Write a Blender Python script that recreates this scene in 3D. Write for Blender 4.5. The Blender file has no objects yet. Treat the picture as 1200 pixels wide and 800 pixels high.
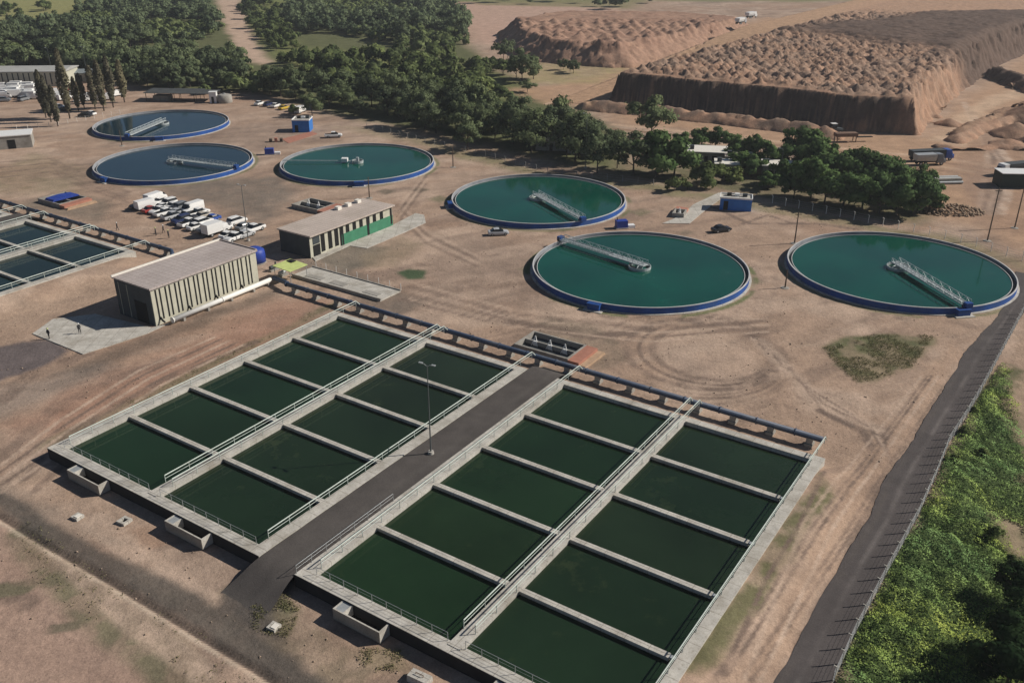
import bpy, bmesh, math, random
import numpy as np
from mathutils import Vector, Matrix
random.seed(7); RNG = np.random.default_rng(11)
R = math.radians
scene = bpy.context.scene
COL = scene.collection

# ------------------------------------------------------------------ camera
CAM_H = 61.5; PITCH = R(25.2847); FPX = 1076.0
cam_data = bpy.data.cameras.new("camera"); cam = bpy.data.objects.new("camera", cam_data); COL.objects.link(cam)
cam.location = (0, 0, CAM_H); cam.rotation_euler = (math.pi/2-PITCH, 0, 0)
cam_data.sensor_width = 36; cam_data.lens = 36*FPX/1200; cam_data.clip_start = 1; cam_data.clip_end = 9000
scene.camera = cam
# ------------------------------------------------------------------ light
SUN_EL = R(35); SAZ = R(9.0)                      # the sun stands towards +X, a little towards +Y
sdir = Vector((math.cos(SUN_EL)*math.cos(SAZ), math.cos(SUN_EL)*math.sin(SAZ), math.sin(SUN_EL)))
sl = bpy.data.lights.new("sun", 'SUN'); sl.energy = 5.0; sl.angle = R(0.55); sl.color = (1.0, .93, .84)
so = bpy.data.objects.new("sun", sl); COL.objects.link(so); so.rotation_euler = (-sdir).to_track_quat('-Z', 'Y').to_euler()
so.location = (60, 20, 120)
world = bpy.data.worlds.new("World"); scene.world = world; world.use_nodes = True
wn = world.node_tree.nodes; wl = world.node_tree.links; wn.clear()
sky = wn.new('ShaderNodeTexSky'); sky.sky_type = 'NISHITA'; sky.sun_disc = False
sky.sun_elevation = SUN_EL; sky.sun_rotation = math.pi/2-SAZ; sky.air_density = 0.75; sky.dust_density = 0.3; sky.ozone_density = 1.0
bg = wn.new('ShaderNodeBackground'); bg.inputs['Strength'].default_value = 0.05
wo = wn.new('ShaderNodeOutputWorld'); wl.new(sky.outputs[0], bg.inputs[0]); wl.new(bg.outputs[0], wo.inputs[0])
vs = scene.view_settings; vs.view_transform = 'Standard'; vs.look = 'None'; vs.exposure = 0.04; vs.gamma = 1; vs.use_curve_mapping = False

# ------------------------------------------------------------------ measuring: photo pixel -> point on the ground plane
def G(px, py, z=0.0):
    a = (px-600)/FPX; b = (py-400)/FPX
    dy = math.cos(PITCH)-b*math.sin(PITCH); dz = -math.sin(PITCH)-b*math.cos(PITCH)
    t = (z-CAM_H)/dz
    return (a*t, dy*t)
def GP(pts, z=0.0): return [G(x, y, z) for x, y in pts]
YAW = R(56.2977); O0 = (-36.02, 83.57)
UX, UY = math.cos(YAW), math.sin(YAW)
def UV(u, v): return (O0[0]+u*UX-v*UY, O0[1]+u*UY+v*UX)

# ------------------------------------------------------------------ noise
def hash2(ix, iy, s=0):
    n = (ix.astype(np.int64)*374761393 + iy.astype(np.int64)*668265263 + s*1274126177) & 0x7fffffff
    n = ((n ^ (n >> 13))*1274126177) & 0x7fffffff
    n = (n ^ (n >> 16)) & 0xffff
    return n/65535.0
def vnoise(x, y, s=0):
    ix = np.floor(x); iy = np.floor(y); fx = x-ix; fy = y-iy
    fx = fx*fx*(3-2*fx); fy = fy*fy*(3-2*fy)
    a = hash2(ix, iy, s); b = hash2(ix+1, iy, s); c = hash2(ix, iy+1, s); d = hash2(ix+1, iy+1, s)
    return (a*(1-fx)+b*fx)*(1-fy)+(c*(1-fx)+d*fx)*fy
def fbm(x, y, s=0, o=4):
    r = 0; amp = .5; t = 0
    for k in range(o):
        r = r+amp*vnoise(x*2**k+17.3*k, y*2**k-9.1*k, s+k); t += amp; amp *= .55
    return r/t
def sstep(a, b, x):
    t = np.clip((x-a)/(b-a), 0, 1); return t*t*(3-2*t)
def sdpoly(poly, X, Y):
    """signed distance to a polygon, positive inside"""
    P = np.array(poly, float); d2 = np.full(X.shape, 1e18); ins = np.zeros(X.shape, bool)
    for i in range(len(P)):
        x0, y0 = P[i-1]; x1, y1 = P[i]; ex, ey = x1-x0, y1-y0
        wx, wy = X-x0, Y-y0
        t = np.clip((wx*ex+wy*ey)/(ex*ex+ey*ey+1e-12), 0, 1)
        d2 = np.minimum(d2, (wx-ex*t)**2+(wy-ey*t)**2)
        c = (y0 > Y) != (y1 > Y)
        ins ^= c & (X < (x1-x0)*(Y-y0)/((y1-y0)+1e-12)+x0)
    return np.where(ins, 1, -1)*np.sqrt(d2)
def dline(pts, X, Y):
    P = np.array(pts, float); d2 = np.full(X.shape, 1e18)
    for i in range(len(P)-1):
        x0, y0 = P[i]; x1, y1 = P[i+1]; ex, ey = x1-x0, y1-y0; wx, wy = X-x0, Y-y0
        t = np.clip((wx*ex+wy*ey)/(ex*ex+ey*ey+1e-12), 0, 1)
        d2 = np.minimum(d2, (wx-ex*t)**2+(wy-ey*t)**2)
    return np.sqrt(d2)

# ------------------------------------------------------------------ materials
def nt(name):
    m = bpy.data.materials.new(name); m.use_nodes = True
    n = m.node_tree.nodes; l = m.node_tree.links
    return m, n, l, n['Principled BSDF']
def noise_node(n, l, vec, scale, detail=4, rough=.6):
    t = n.new('ShaderNodeTexNoise'); t.inputs['Scale'].default_value = scale; t.inputs['Detail'].default_value = detail
    t.inputs['Roughness'].default_value = rough
    l.new(vec, t.inputs['Vector']); return t
def ramp(n, l, src, p0, p1, c0, c1):
    r = n.new('ShaderNodeValToRGB'); e = r.color_ramp.elements
    e[0].position = p0; e[1].position = p1; e[0].color = (*c0, 1); e[1].color = (*c1, 1); l.new(src, r.inputs[0]); return r
def mulc(n, l, a, b, fac=1.0, mode='MULTIPLY'):
    m = n.new('ShaderNodeMix'); m.data_type = 'RGBA'; m.blend_type = mode; m.inputs['Factor'].default_value = fac
    for s, i in ((a, 6), (b, 7)):
        if isinstance(s, tuple): m.inputs[i].default_value = (*s, 1)
        else: l.new(s, m.inputs[i])
    return m.outputs[2]
MC = {}
def mat(name, col, rough=.8, var=.18, scale=1.5, bump=0., bscale=8., metal=0., spec=.3, stain=None, joint=0):
    """a plain surface whose colour wanders by noise; stain adds blotches of a second colour"""
    if name in MC: return MC[name]
    m, n, l, p = nt(name); MC[name] = m
    tc = n.new('ShaderNodeTexCoord'); v = tc.outputs['Object']
    t = noise_node(n, l, v, scale, 6)
    r = ramp(n, l, t.outputs['Fac'], .3, .7, tuple(c*(1-var) for c in col), tuple(min(1, c*(1+var)) for c in col))
    c = r.outputs[0]
    if stain:
        t2 = noise_node(n, l, v, scale*.35, 7, .7)
        k = ramp(n, l, t2.outputs['Fac'], .5, .68, (0, 0, 0), (1, 1, 1))
        mx = n.new('ShaderNodeMix'); mx.data_type = 'RGBA'; l.new(k.outputs[0], mx.inputs['Factor']); l.new(c, mx.inputs[6]); mx.inputs[7].default_value = (*stain, 1); c = mx.outputs[2]
    if joint:
        # dark joints every few metres and a fine scatter of dirt
        sx = n.new('ShaderNodeSeparateXYZ'); l.new(v, sx.inputs[0]); prev = None
        for ax in (0, 1):
            dv = n.new('ShaderNodeMath'); dv.operation = 'DIVIDE'; dv.inputs[1].default_value = joint; l.new(sx.outputs[ax], dv.inputs[0])
            fr = n.new('ShaderNodeMath'); fr.operation = 'FRACT'; l.new(dv.outputs[0], fr.inputs[0])
            lt = n.new('ShaderNodeMath'); lt.operation = 'LESS_THAN'; lt.inputs[1].default_value = .07/joint; l.new(fr.outputs[0], lt.inputs[0])
            if prev: 
                ad = n.new('ShaderNodeMath'); ad.operation = 'MAXIMUM'; l.new(prev.outputs[0], ad.inputs[0]); l.new(lt.outputs[0], ad.inputs[1]); prev = ad
            else: prev = lt
        c = mulc(n, l, c, ramp(n, l, prev.outputs[0], 0, 1, (1, 1, 1), (.62, .6, .58)).outputs[0])
        t4 = noise_node(n, l, v, 5.0, 6, .75); c = mulc(n, l, c, ramp(n, l, t4.outputs['Fac'], .36, .5, (.72, .70, .66), (1, 1, 1)).outputs[0])
    l.new(c, p.inputs['Base Color']); p.inputs['Roughness'].default_value = rough; p.inputs['Metallic'].default_value = metal
    p.inputs['Specular IOR Level'].default_value = spec
    if bump:
        t3 = noise_node(n, l, v, bscale, 5); b = n.new('ShaderNodeBump'); b.inputs['Strength'].default_value = bump; b.inputs['Distance'].default_value = .1
        l.new(t3.outputs['Fac'], b.inputs['Height']); l.new(b.outputs[0], p.inputs['Normal'])
    return m
def mat_ground(name, s1=.35, s2=3.0, amp=.28, bump=.5):
    m, n, l, p = nt(name); MC[name] = m
    at = n.new('ShaderNodeAttribute'); at.attribute_name = 'albedo'
    tc = n.new('ShaderNodeTexCoord'); v = tc.outputs['Object']
    a = noise_node(n, l, v, s1, 8, .65); b = noise_node(n, l, v, s2, 6, .7)
    ra = ramp(n, l, a.outputs['Fac'], .32, .68, (1-amp,)*3, (1+amp*.8, 1+amp*.75, 1+amp*.7))
    rb = ramp(n, l, b.outputs['Fac'], .3, .7, (1-amp*.8,)*3, (1+amp*.6,)*3)
    c = mulc(n, l, at.outputs['Color'], ra.outputs[0]); c = mulc(n, l, c, rb.outputs[0])
    d = noise_node(n, l, v, 7.0, 5, .8); c = mulc(n, l, c, ramp(n, l, d.outputs['Fac'], .34, .6, (1-amp*1.3,)*3, (1+amp*.35,)*3).outputs[0])
    l.new(c, p.inputs['Base Color']); p.inputs['Roughness'].default_value = .95; p.inputs['Specular IOR Level'].default_value = .12
    mb = n.new('ShaderNodeMath'); mb.operation = 'ADD'; l.new(a.outputs['Fac'], mb.inputs[0]); l.new(b.outputs['Fac'], mb.inputs[1])
    bp = n.new('ShaderNodeBump'); bp.inputs['Strength'].default_value = bump; bp.inputs['Distance'].default_value = .35
    l.new(mb.outputs[0], bp.inputs['Height']); l.new(bp.outputs[0], p.inputs['Normal'])
    return m
def mat_water(name, col, col2, rough=.06, ripple=.02, attr=False, scum=None):
    m, n, l, p = nt(name); MC[name] = m
    tc = n.new('ShaderNodeTexCoord'); v = tc.outputs['Object']
    t = noise_node(n, l, v, .06, 4)
    r = ramp(n, l, t.outputs['Fac'], .35, .65, col, col2); c = r.outputs[0]
    if attr:
        at = n.new('ShaderNodeAttribute'); at.attribute_name = 'albedo'; c = mulc(n, l, at.outputs['Color'], ramp(n, l, t.outputs['Fac'], .3, .7, (.75, .75, .75), (1.3, 1.3, 1.3)).outputs[0])
    if scum:
        ts = noise_node(n, l, v, .55, 9, .72); tm = noise_node(n, l, v, .09, 3)
        ad = n.new('ShaderNodeMath'); ad.operation = 'MULTIPLY'; l.new(ts.outputs['Fac'], ad.inputs[0]); l.new(tm.outputs['Fac'], ad.inputs[1])
        k = ramp(n, l, ad.outputs[0], .33, .43, (0, 0, 0), (.6, .6, .6)); mx = n.new('ShaderNodeMix'); mx.data_type = 'RGBA'; l.new(k.outputs[0], mx.inputs['Factor']); l.new(c, mx.inputs[6]); mx.inputs[7].default_value = (*scum, 1); c = mx.outputs[2]
    l.new(c, p.inputs['Base Color'])
    p.inputs['Roughness'].default_value = rough; p.inputs['IOR'].default_value = 1.33
    t3 = noise_node(n, l, v, 1.6, 4); b = n.new('ShaderNodeBump'); b.inputs['Strength'].default_value = ripple; b.inputs['Distance'].default_value = .25
    l.new(t3.outputs['Fac'], b.inputs['Height']); l.new(b.outputs[0], p.inputs['Normal'])
    return m
def mat_leaf(name, c0, c1, scale=.55, obj_var=.25, broad=0):
    """foliage: light and dark clumps by noise, each plant a little different"""
    m, n, l, p = nt(name); MC[name] = m
    tc = n.new('ShaderNodeTexCoord'); t = noise_node(n, l, tc.outputs['Object'], scale, 3)
    r = ramp(n, l, t.outputs['Fac'], .35, .65, c0, c1)
    if broad:
        tb = noise_node(n, l, tc.outputs['Object'], broad, 3); rb = ramp(n, l, tb.outputs['Fac'], .38, .62, (.72, .85, .95), (1.2, 1.1, .8)); r = type('o', (), {'outputs': [mulc(n, l, r.outputs[0], rb.outputs[0])]})
    oi = n.new('ShaderNodeObjectInfo'); k = ramp(n, l, oi.outputs['Random'], 0, 1, (1-obj_var, 1-obj_var, 1-obj_var*.8), (1+obj_var, 1+obj_var*.8, 1+obj_var*.3))
    c = mulc(n, l, r.outputs[0], k.outputs[0])
    n.remove(p); df = n.new('ShaderNodeBsdfDiffuse'); tr = n.new('ShaderNodeBsdfTranslucent'); mx = n.new('ShaderNodeMixShader'); mx.inputs[0].default_value = .28
    l.new(c, df.inputs['Color']); l.new(c, tr.inputs['Color']); l.new(df.outputs[0], mx.inputs[1]); l.new(tr.outputs[0], mx.inputs[2]); l.new(mx.outputs[0], n['Material Output'].inputs['Surface'])
    return m

CONC = mat('concrete', (.47, .45, .405), .9, .18, .6, .15, 6, stain=(.33, .305, .26), joint=2.43)
CONC_D = mat('concrete_old', (.30, .285, .255), .9, .2, .7, .2, 6, stain=(.2, .185, .16))
CONC_TANK = mat('concrete_tank', (.25, .265, .285), .9, .2, .5, stain=(.18, .19, .20))
RIM = mat('tank_rim', (.50, .50, .50), .8, .12, .6, stain=(.38, .37, .36))
PIPE_W = mat('pipe_pale_paint', (.50, .56, .51), .5, .1, 1.2, stain=(.38, .40, .35))
PIPE_B = mat('pipe_blue_paint', (.038, .058, .10), .55, .2, .8, stain=(.10, .11, .13))
PIPE_WHITE = mat('pipe_white', (.72, .71, .67), .5, .06, 1.0)
GALV = mat('galvanised_steel', (.40, .42, .42), .45, .15, 2.0, metal=.35)
BRIDGE = mat('bridge_steel', (.42, .46, .46), .5, .15, 1.5, metal=.2)
BLUE = mat('tank_blue_paint', (.012, .066, .26), .6, .3, .35, stain=(.04, .075, .15))
LAUND = mat('shade_toned_channel', (.10, .105, .10), .6, .25, .4, stain=(.06, .07, .06))  # launder floor, darkened to carry the shade of the tank wall
BLUE_S = mat('shed_blue_paint', (.03, .16, .48), .55, .15, .5)
DARK = mat('dark_recess', (.012, .012, .012), .9, .1)
SLATE = mat('dark_cladding', (.045, .055, .06), .7, .2, .8)
WALLP = mat('cladding_cream', (.47, .46, .37), .75, .1, .8, stain=(.40, .39, .31))
ROOF1 = mat('roof_membrane', (.42, .37, .35), .85, .09, .35, stain=(.36, .31, .29), joint=1.1)
ROOF2 = mat('roof_sheet', (.50, .43, .38), .8, .08, .35, stain=(.42, .36, .31), joint=1.0)
TRIM = mat('trim_white', (.70, .67, .60), .6, .06)
GREENW = mat('green_cladding', (.05, .20, .115), .65, .15, .7)
ORANGE = mat('orange_clay', (.36, .165, .115), .85, .15, 1.0)
YEL = mat('yellow_green_sheet', (.48, .55, .20), .6, .15, 1.2)
WHITE = mat('white_paint', (.74, .74, .72), .4, .06, 1.5)
RUST = mat('rusty_steel', (.16, .10, .07), .8, .25, 2.0)
WOOD = mat('weathered_wood', (.10, .075, .055), .9, .2, 3.0)
BARK = mat('bark', (.085, .065, .05), .95, .25, 2.0)
RUBBER = mat('tyre_rubber', (.02, .02, .02), .85, .1)
GLASS = mat('dark_glass', (.012, .016, .02), .08, .05, spec=.5)
TARP = mat('blue_tarp', (.02, .05, .28), .5, .2, 1.5)
SKIN = mat('dark_clothes', (.03, .03, .035), .8, .2)

# ------------------------------------------------------------------ mesh helpers
class MB:
    def __init__(s): s.v = []; s.f = []; s.m = []
    def quad(s, a, b, c, d, mi=0):
        k = len(s.v); s.v += [a, b, c, d]; s.f.append((k, k+1, k+2, k+3)); s.m.append(mi); return s
    def box(s, x0, x1, y0, y1, z0, z1, mi=0):
        k = len(s.v)
        s.v += [(x0, y0, z0), (x1, y0, z0), (x1, y1, z0), (x0, y1, z0), (x0, y0, z1), (x1, y0, z1), (x1, y1, z1), (x0, y1, z1)]
        for q in ((0, 3, 2, 1), (4, 5, 6, 7), (0, 1, 5, 4), (1, 2, 6, 5), (2, 3, 7, 6), (3, 0, 4, 7)):
            s.f.append(tuple(k+i for i in q)); s.m.append(mi)
        return s
    def prism(s, poly, z0, z1, mi=0, mtop=None):
        k = len(s.v); n = len(poly)
        s.v += [(x, y, z0) for x, y in poly]+[(x, y, z1) for x, y in poly]
        for i in range(n):
            j = (i+1) % n; s.f.append((k+i, k+j, k+n+j, k+n+i)); s.m.append(mi)
        s.f.append(tuple(k+n+i for i in range(n))); s.m.append(mi if mtop is None else mtop)
        s.f.append(tuple(k+n-1-i for i in range(n))); s.m.append(mi)
        return s
    def profile_x(s, prof, x0, x1, mi=0):
        """extrude a closed (y, z) outline along x"""
        k = len(s.v); n = len(prof)
        s.v += [(x0, y, z) for y, z in prof]+[(x1, y, z) for y, z in prof]
        for i in range(n):
            j = (i+1) % n; s.f.append((k+i, k+n+i, k+n+j, k+j)); s.m.append(mi)
        s.f.append(tuple(k+i for i in range(n))); s.f.append(tuple(k+2*n-1-i for i in range(n))); s.m += [mi, mi]
        return s
    def tube(s, path, r, n=8, mi=0, caps=True):
        P = [Vector(p) for p in path]; k0 = len(s.v)
        rr = r if isinstance(r, (list, tuple)) else [r]*len(P)
        for i, p in enumerate(P):
            d = (P[min(i+1, len(P)-1)]-P[max(i-1, 0)]).normalized()
            a = d.orthogonal() if abs(d.z) > .9 else d.cross(Vector((0, 0, 1)))
            a.normalize(); b = d.cross(a)
            for q in range(n):
                t = 2*math.pi*q/n; s.v.append(tuple(p+(a*math.cos(t)+b*math.sin(t))*rr[i]))
        for i in range(len(P)-1):
            for q in range(n):
                a0 = k0+i*n+q; a1 = k0+i*n+(q+1) % n; s.f.append((a0, a0+n, a1+n, a1)); s.m.append(mi)
        if caps:
            s.f.append(tuple(k0+q for q in range(n))); s.m.append(mi)
            e = k0+(len(P)-1)*n; s.f.append(tuple(e+n-1-q for q in range(n))); s.m.append(mi)
        return s
    def lathe(s, prof, n=96, mi=0, closed=True, mis=None):
        """turn an (r, z) outline round the z axis"""
        k = len(s.v); m = len(prof)
        for q in range(n):
            t = 2*math.pi*q/n
            for r, z in prof: s.v.append((r*math.cos(t), r*math.sin(t), z))
        for q in range(n):
            a = k+q*m; b = k+((q+1) % n)*m
            for i in range(m if closed else m-1):
                j = (i+1) % m; s.f.append((a+i, b+i, b+j, a+j)); s.m.append(mis[i] if mis else mi)
        return s
    def cone(s, x, y, z0, z1, r0, r1, n=10, mi=0): return s.tube([(x, y, z0), (x, y, z1)], [r0, r1], n, mi)
    def build(s, name, mats, parent=None, smooth=False, loc=None, rot=0):
        me = bpy.data.meshes.new(name); me.from_pydata(s.v, [], s.f)
        if not isinstance(mats, (list, tuple)): mats = [mats]
        for m in mats: me.materials.append(m)
        me.polygons.foreach_set('material_index', s.m)
        if smooth: me.polygons.foreach_set('use_smooth', [True]*len(me.polygons))
        bm = bmesh.new(); bm.from_mesh(me); bmesh.ops.recalc_face_normals(bm, faces=bm.faces); bm.to_mesh(me); bm.free()
        me.update()
        o = bpy.data.objects.new(name, me); COL.objects.link(o)
        if parent: o.parent = parent
        if loc: o.location = loc
        if rot: o.rotation_euler.z = rot
        return o
def tag(o, label=None, cat=None, group=None, kind=None):
    if label: o['label'] = label
    if cat: o['category'] = cat
    if group: o['group'] = group
    if kind: o['kind'] = kind
    return o
def thing(name, label, cat, loc=(0, 0, 0), rot=0, group=None):
    o = bpy.data.objects.new(name, None); COL.objects.link(o); o.empty_display_size = .3
    o.location = loc if len(loc) == 3 else (*loc, 0); o.rotation_euler.z = rot
    return tag(o, label, cat, group)
KIDS = {}
def dup(src, loc, rot, label, group=None, scale=None):
    """copy a thing with its parts and their sub-parts (mesh data shared)"""
    if src.name not in KIDS:
        KIDS[src.name] = [(c, [g for g in bpy.data.objects if g.parent == c]) for c in bpy.data.objects if c.parent == src]
    r = src.copy(); COL.objects.link(r); r.location = loc if len(loc) == 3 else (*loc, 0); r.rotation_euler.z = rot; r['label'] = label
    if group: r['group'] = group
    if scale is not None: r.scale = scale if isinstance(scale, tuple) else (scale,)*3
    for c, gs in KIDS[src.name]:
        d = c.copy(); COL.objects.link(d); d.parent = r
        for g in gs:
            e = g.copy(); COL.objects.link(e); e.parent = d
    return r
def np_mesh(name, V, F, mats, parent=None, albedo=None, smooth=False, normals=None):
    me = bpy.data.meshes.new(name); k = F.shape[1]
    me.vertices.add(len(V)); me.vertices.foreach_set('co', np.ascontiguousarray(V, np.float32).ravel())
    me.loops.add(F.size); me.loops.foreach_set('vertex_index', np.ascontiguousarray(F, np.int32).ravel())
    me.polygons.add(len(F)); me.polygons.foreach_set('loop_start', np.arange(0, F.size, k, dtype=np.int32))
    me.update(calc_edges=True)
    if smooth: me.polygons.foreach_set('use_smooth', np.ones(len(F), bool))
    if albedo is not None:
        at = me.attributes.new('albedo', 'FLOAT_COLOR', 'POINT')
        at.data.foreach_set('color', np.concatenate([albedo, np.ones((len(V), 1))], 1).astype(np.float32).ravel())
    if normals is not None:
        me.polygons.foreach_set('use_smooth', np.ones(len(F), bool)); me.normals_split_custom_set_from_vertices(np.ascontiguousarray(normals, np.float32))
    for m in (mats if isinstance(mats, (list, tuple)) else [mats]): me.materials.append(m)
    o = bpy.data.objects.new(name, me); COL.objects.link(o)
    if parent: o.parent = parent
    return o
def grid_faces(nx, ny):
    i = np.arange(nx*ny).reshape(ny, nx)
    return np.stack([i[:-1, :-1], i[:-1, 1:], i[1:, 1:], i[1:, :-1]], -1).reshape(-1, 4)
# ================================================================== ground
GROUND = mat_ground('soil', .22, 1.7, .2, .4)
def axis(segs):
    out = []
    for a, b, st in segs: out.append(np.arange(a, b, st))
    return np.concatenate(out)
gx = axis([(-4000, -1500, 500), (-1500, -460, 80), (-460, -170, 3.2), (-170, -90, .9), (-90, 90, .34), (90, 170, .9), (170, 460, 3.2), (460, 1500, 80), (1500, 4001, 500)])
gy = axis([(-800, 30, 60), (30, 52, 2), (52, 135, .34), (135, 340, .8), (340, 820, 3.2), (820, 1500, 40), (1500, 6001, 500)])
X, Y = np.meshgrid(gx, gy); X = X.ravel(); Y = Y.ravel()
wx = X+3.0*(fbm(X*.12, Y*.12, 5)-.5)*2+1.1*(fbm(X*.6, Y*.6, 6)-.5)*2
wy = Y+3.0*(fbm(X*.12, Y*.12, 7)-.5)*2+1.1*(fbm(X*.6, Y*.6, 8)-.5)*2
n1 = fbm(X*.02, Y*.02, 1, 5); n2 = fbm(X*.09, Y*.09, 2, 5); n3 = fbm(X*.5, Y*.5, 3, 4); n4 = fbm(X*.03+40, Y*.03, 4, 5)
soil = np.array([.375, .268, .198]); soil_red = np.array([.345, .230, .165]); soil_pale = np.array([.50, .378, .292]); soil_dark = np.array([.178, .131, .105])
grass = np.array([.10, .12, .05]); grass_dry = np.array([.26, .24, .12]); gravel = np.array([.155, .135, .115]); sand = np.array([.48, .35, .235])
def L(A, c, m): return A*(1-m[:, None])+np.asarray(c)*m[:, None]
ALB = np.tile(soil, (len(X), 1))
ALB = L(ALB, soil_red, sstep(.45, .68, n1)*.7)
ALB = L(ALB, soil_pale, sstep(.46, .62, n2*.6+n4*.4)*.7)
ALB = L(ALB, soil_dark, sstep(.56, .74, n4)*.5)
ALB = L(ALB, soil_dark, sstep(.62, .8, n3)*.35)
n5 = fbm((X*.9+Y*.45)*.05, (Y*.9-X*.45)*.22, 9, 5); ALB = L(ALB, soil_pale*.92, sstep(.5, .7, n5)*.5); n6 = fbm((X*.5-Y*.9)*.25, (Y*.5+X*.9)*.05, 10, 5); ALB = L(ALB, soil_dark, sstep(.58, .75, n6)*.45)
def layer(px, col, soft=2.0, k=1.0, patchy=0.0, world=False, warp=None):
    """lay a colour over an area whose outline is measured on the photograph"""
    global ALB
    P = px if world else GP(px)
    A = np.array(P); size = math.sqrt(max(1, abs(np.dot(A[:, 0], np.roll(A[:, 1], 1))-np.dot(A[:, 1], np.roll(A[:, 0], 1)))/2)); w = min(1, size/30) if warp is None else warp
    d = sdpoly(P, X+w*(wx-X), Y+w*(wy-Y))
    m = sstep(-soft, soft, d)*k
    if patchy: m = m*(1-patchy+patchy*sstep(.42, .58, n2*.5+n3*.5))
    ALB = L(ALB, col, m)
def track(px, col, w=.6, k=.5, soft=.6):
    global ALB
    f = .03+.12*min(1, w)*(w > .45); d = dline(GP(px), X+f*(wx-X), Y+f*(wy-Y)); ALB = L(ALB, col, sstep(w+soft*.6, w*.8, d)*min(1, k*1.6)*(.45+.55*sstep(.34, .56, n3)))
# far fields and forest floor
ALB = L(ALB, np.array([.19, .20, .085]), sstep(560, 640, Y+60*(n1-.5))*sstep(90, -40, X+40*(n4-.5)))
ALB = L(ALB, np.array([.17, .19, .085]), sstep(690, 720, Y+40*(n1-.5)))
layer([(-60, 100), (0, 85), (60, 84), (150, 98), (205, 106), (300, 108), (400, 135), (500, 155), (600, 178), (725, 205), (735, 160), (640, 108), (590, 84), (545, 50), (500, -5), (-100, -30)], (.105, .12, .052), 6, .95)
layer([(-60, 30), (0, 28), (60, 26), (95, 8), (100, -30), (-100, -30)], (.30, .29, .12), 8, .8)
layer([(278, 0), (335, 0), (330, 30), (345, 55), (420, 60), (520, 70), (600, 95), (590, 118), (480, 92), (400, 82), (330, 72), (300, 45)], (.20, .22, .075), 8, .85, .35)
layer([(505, 2), (700, 5), (735, 15), (640, 40), (590, 55), (560, 50), (540, 22)], (.47, .32, .25), 8, .95)
layer([(560, 0), (760, 0), (740, 10), (560, 6)], (.22, .20, .10), 8, .8)
layer([(252, -5), (280, -5), (292, 30), (305, 60), (322, 72), (300, 76), (278, 58), (262, 25)], (.52, .38, .29), 3, .95)
layer([(590, 105), (640, 100), (700, 90), (760, 60), (900, 20), (960, 30), (800, 100), (720, 130), (640, 122)], (.44, .285, .185), 5, .9)
layer([(600, 72), (740, 78), (700, 98), (610, 98)], (.34, .29, .14), 5, .7, .4)
layer([(700, 126), (960, 148), (1090, 160), (1130, 115), (1210, 60), (1400, 60), (1400, 330), (1210, 300), (1150, 268), (1090, 250), (1060, 190), (960, 178), (860, 160), (730, 145)], (.42, .275, .18), 6, .95)
layer([(1120, 172), (1200, 150), (1260, 170), (1250, 280), (1170, 272), (1130, 220)], (.33, .215, .15), 4, .7, .3)
for k in range(5): track([(1130+k*6, 120+k*8), (1160+k*7, 180+k*4), (1150+k*6, 250)], soil_dark if k % 2 else soil_pale, .8, .6, 1.2)
for k in range(4): track([(720, 146+k*5), (860, 160+k*5), (990, 174+k*4), (1110, 186+k*5), (1200, 200+k*5)], (.27, .175, .12) if k % 2 else (.52, .37, .26), .9, .6, 1.4)
for k in range(4): track([(640+k*8, 122), (700+k*8, 104), (770+k*6, 72)], (.31, .20, .135) if k % 2 else (.52, .37, .26), .7, .6, 1.0)
layer([(720, 200), (800, 168), (900, 180), (960, 195), (1095, 245), (1085, 262), (960, 248), (880, 228), (780, 215)], (.12, .12, .06), 4, .85, .3)
# green bank outside the fence
BANK = [(1172, 425), (1145, 470), (1110, 525), (1096, 562), (1075, 606), (1040, 669), (1000, 747), (972, 815), (1010, 1000), (1500, 1000), (1500, 470), (1230, 440)]
layer(BANK, (.05, .085, .025), 1.2, .97)
layer([(1196, 380), (1178, 420), (1182, 450), (1192, 500), (1215, 560), (1300, 560), (1400, 400), (1250, 372)], (.36, .26, .19), 1.5, .9, .25)
layer([(1165, 598), (1200, 605), (1230, 650), (1185, 640)], (.36, .27, .19), 1.2, .8, .3)
# weathered verges of the far boundary
layer([(480, 158), (560, 180), (640, 202), (720, 207), (840, 228), (930, 245), (1040, 266), (1130, 282), (1210, 312), (1210, 322), (1120, 292), (1030, 272), (930, 254), (840, 238), (700, 215), (620, 205), (540, 185), (480, 166)], (.20, .19, .10), 2.5, .75, .35)
layer([(395, 148), (470, 150), (560, 176), (520, 178), (440, 160)], (.30, .25, .16), 3, .6, .3)
# yards
layer([(185, 222), (250, 210), (330, 205), (345, 225), (330, 250), (300, 262), (250, 240), (200, 230)], (.175, .15, .125), 3, .85, .2)
layer([(40, 232), (80, 225), (130, 238), (115, 262), (60, 250), (20, 240)], (.17, .15, .12), 2, .7, .2)
layer([(160, 300), (205, 297), (290, 262), (330, 285), (300, 300)], (.20, .17, .14), 2, .5, .3)
layer([(335, 310), (465, 370), (500, 355), (420, 320), (345, 300)], (.17, .145, .12), 1.2, .7, .2)
layer([(365, 303), (412, 282), (455, 290), (440, 310), (400, 318)], (.17, .155, .125), 1.5, .85, .1)
layer([(420, 300), (470, 276), (500, 285), (465, 312), (430, 315)], (.27, .215, .15), 1.5, .7, .3)
layer([(180, 388), (318, 338), (326, 346), (190, 400), (100, 440), (60, 440)], (.15, .115, .09), 1.5, .75, .1)
layer([(60, 470), (180, 420), (325, 350), (395, 352), (330, 400), (200, 455), (60, 520), (0, 560), (0, 500)], (.35, .205, .145), 3, .75, .15)
layer([(40, 530), (60, 512), (220, 436), (395, 352), (410, 350), (400, 356), (230, 440), (70, 522)], (.17, .16, .095), .7, .7, .35)
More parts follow.
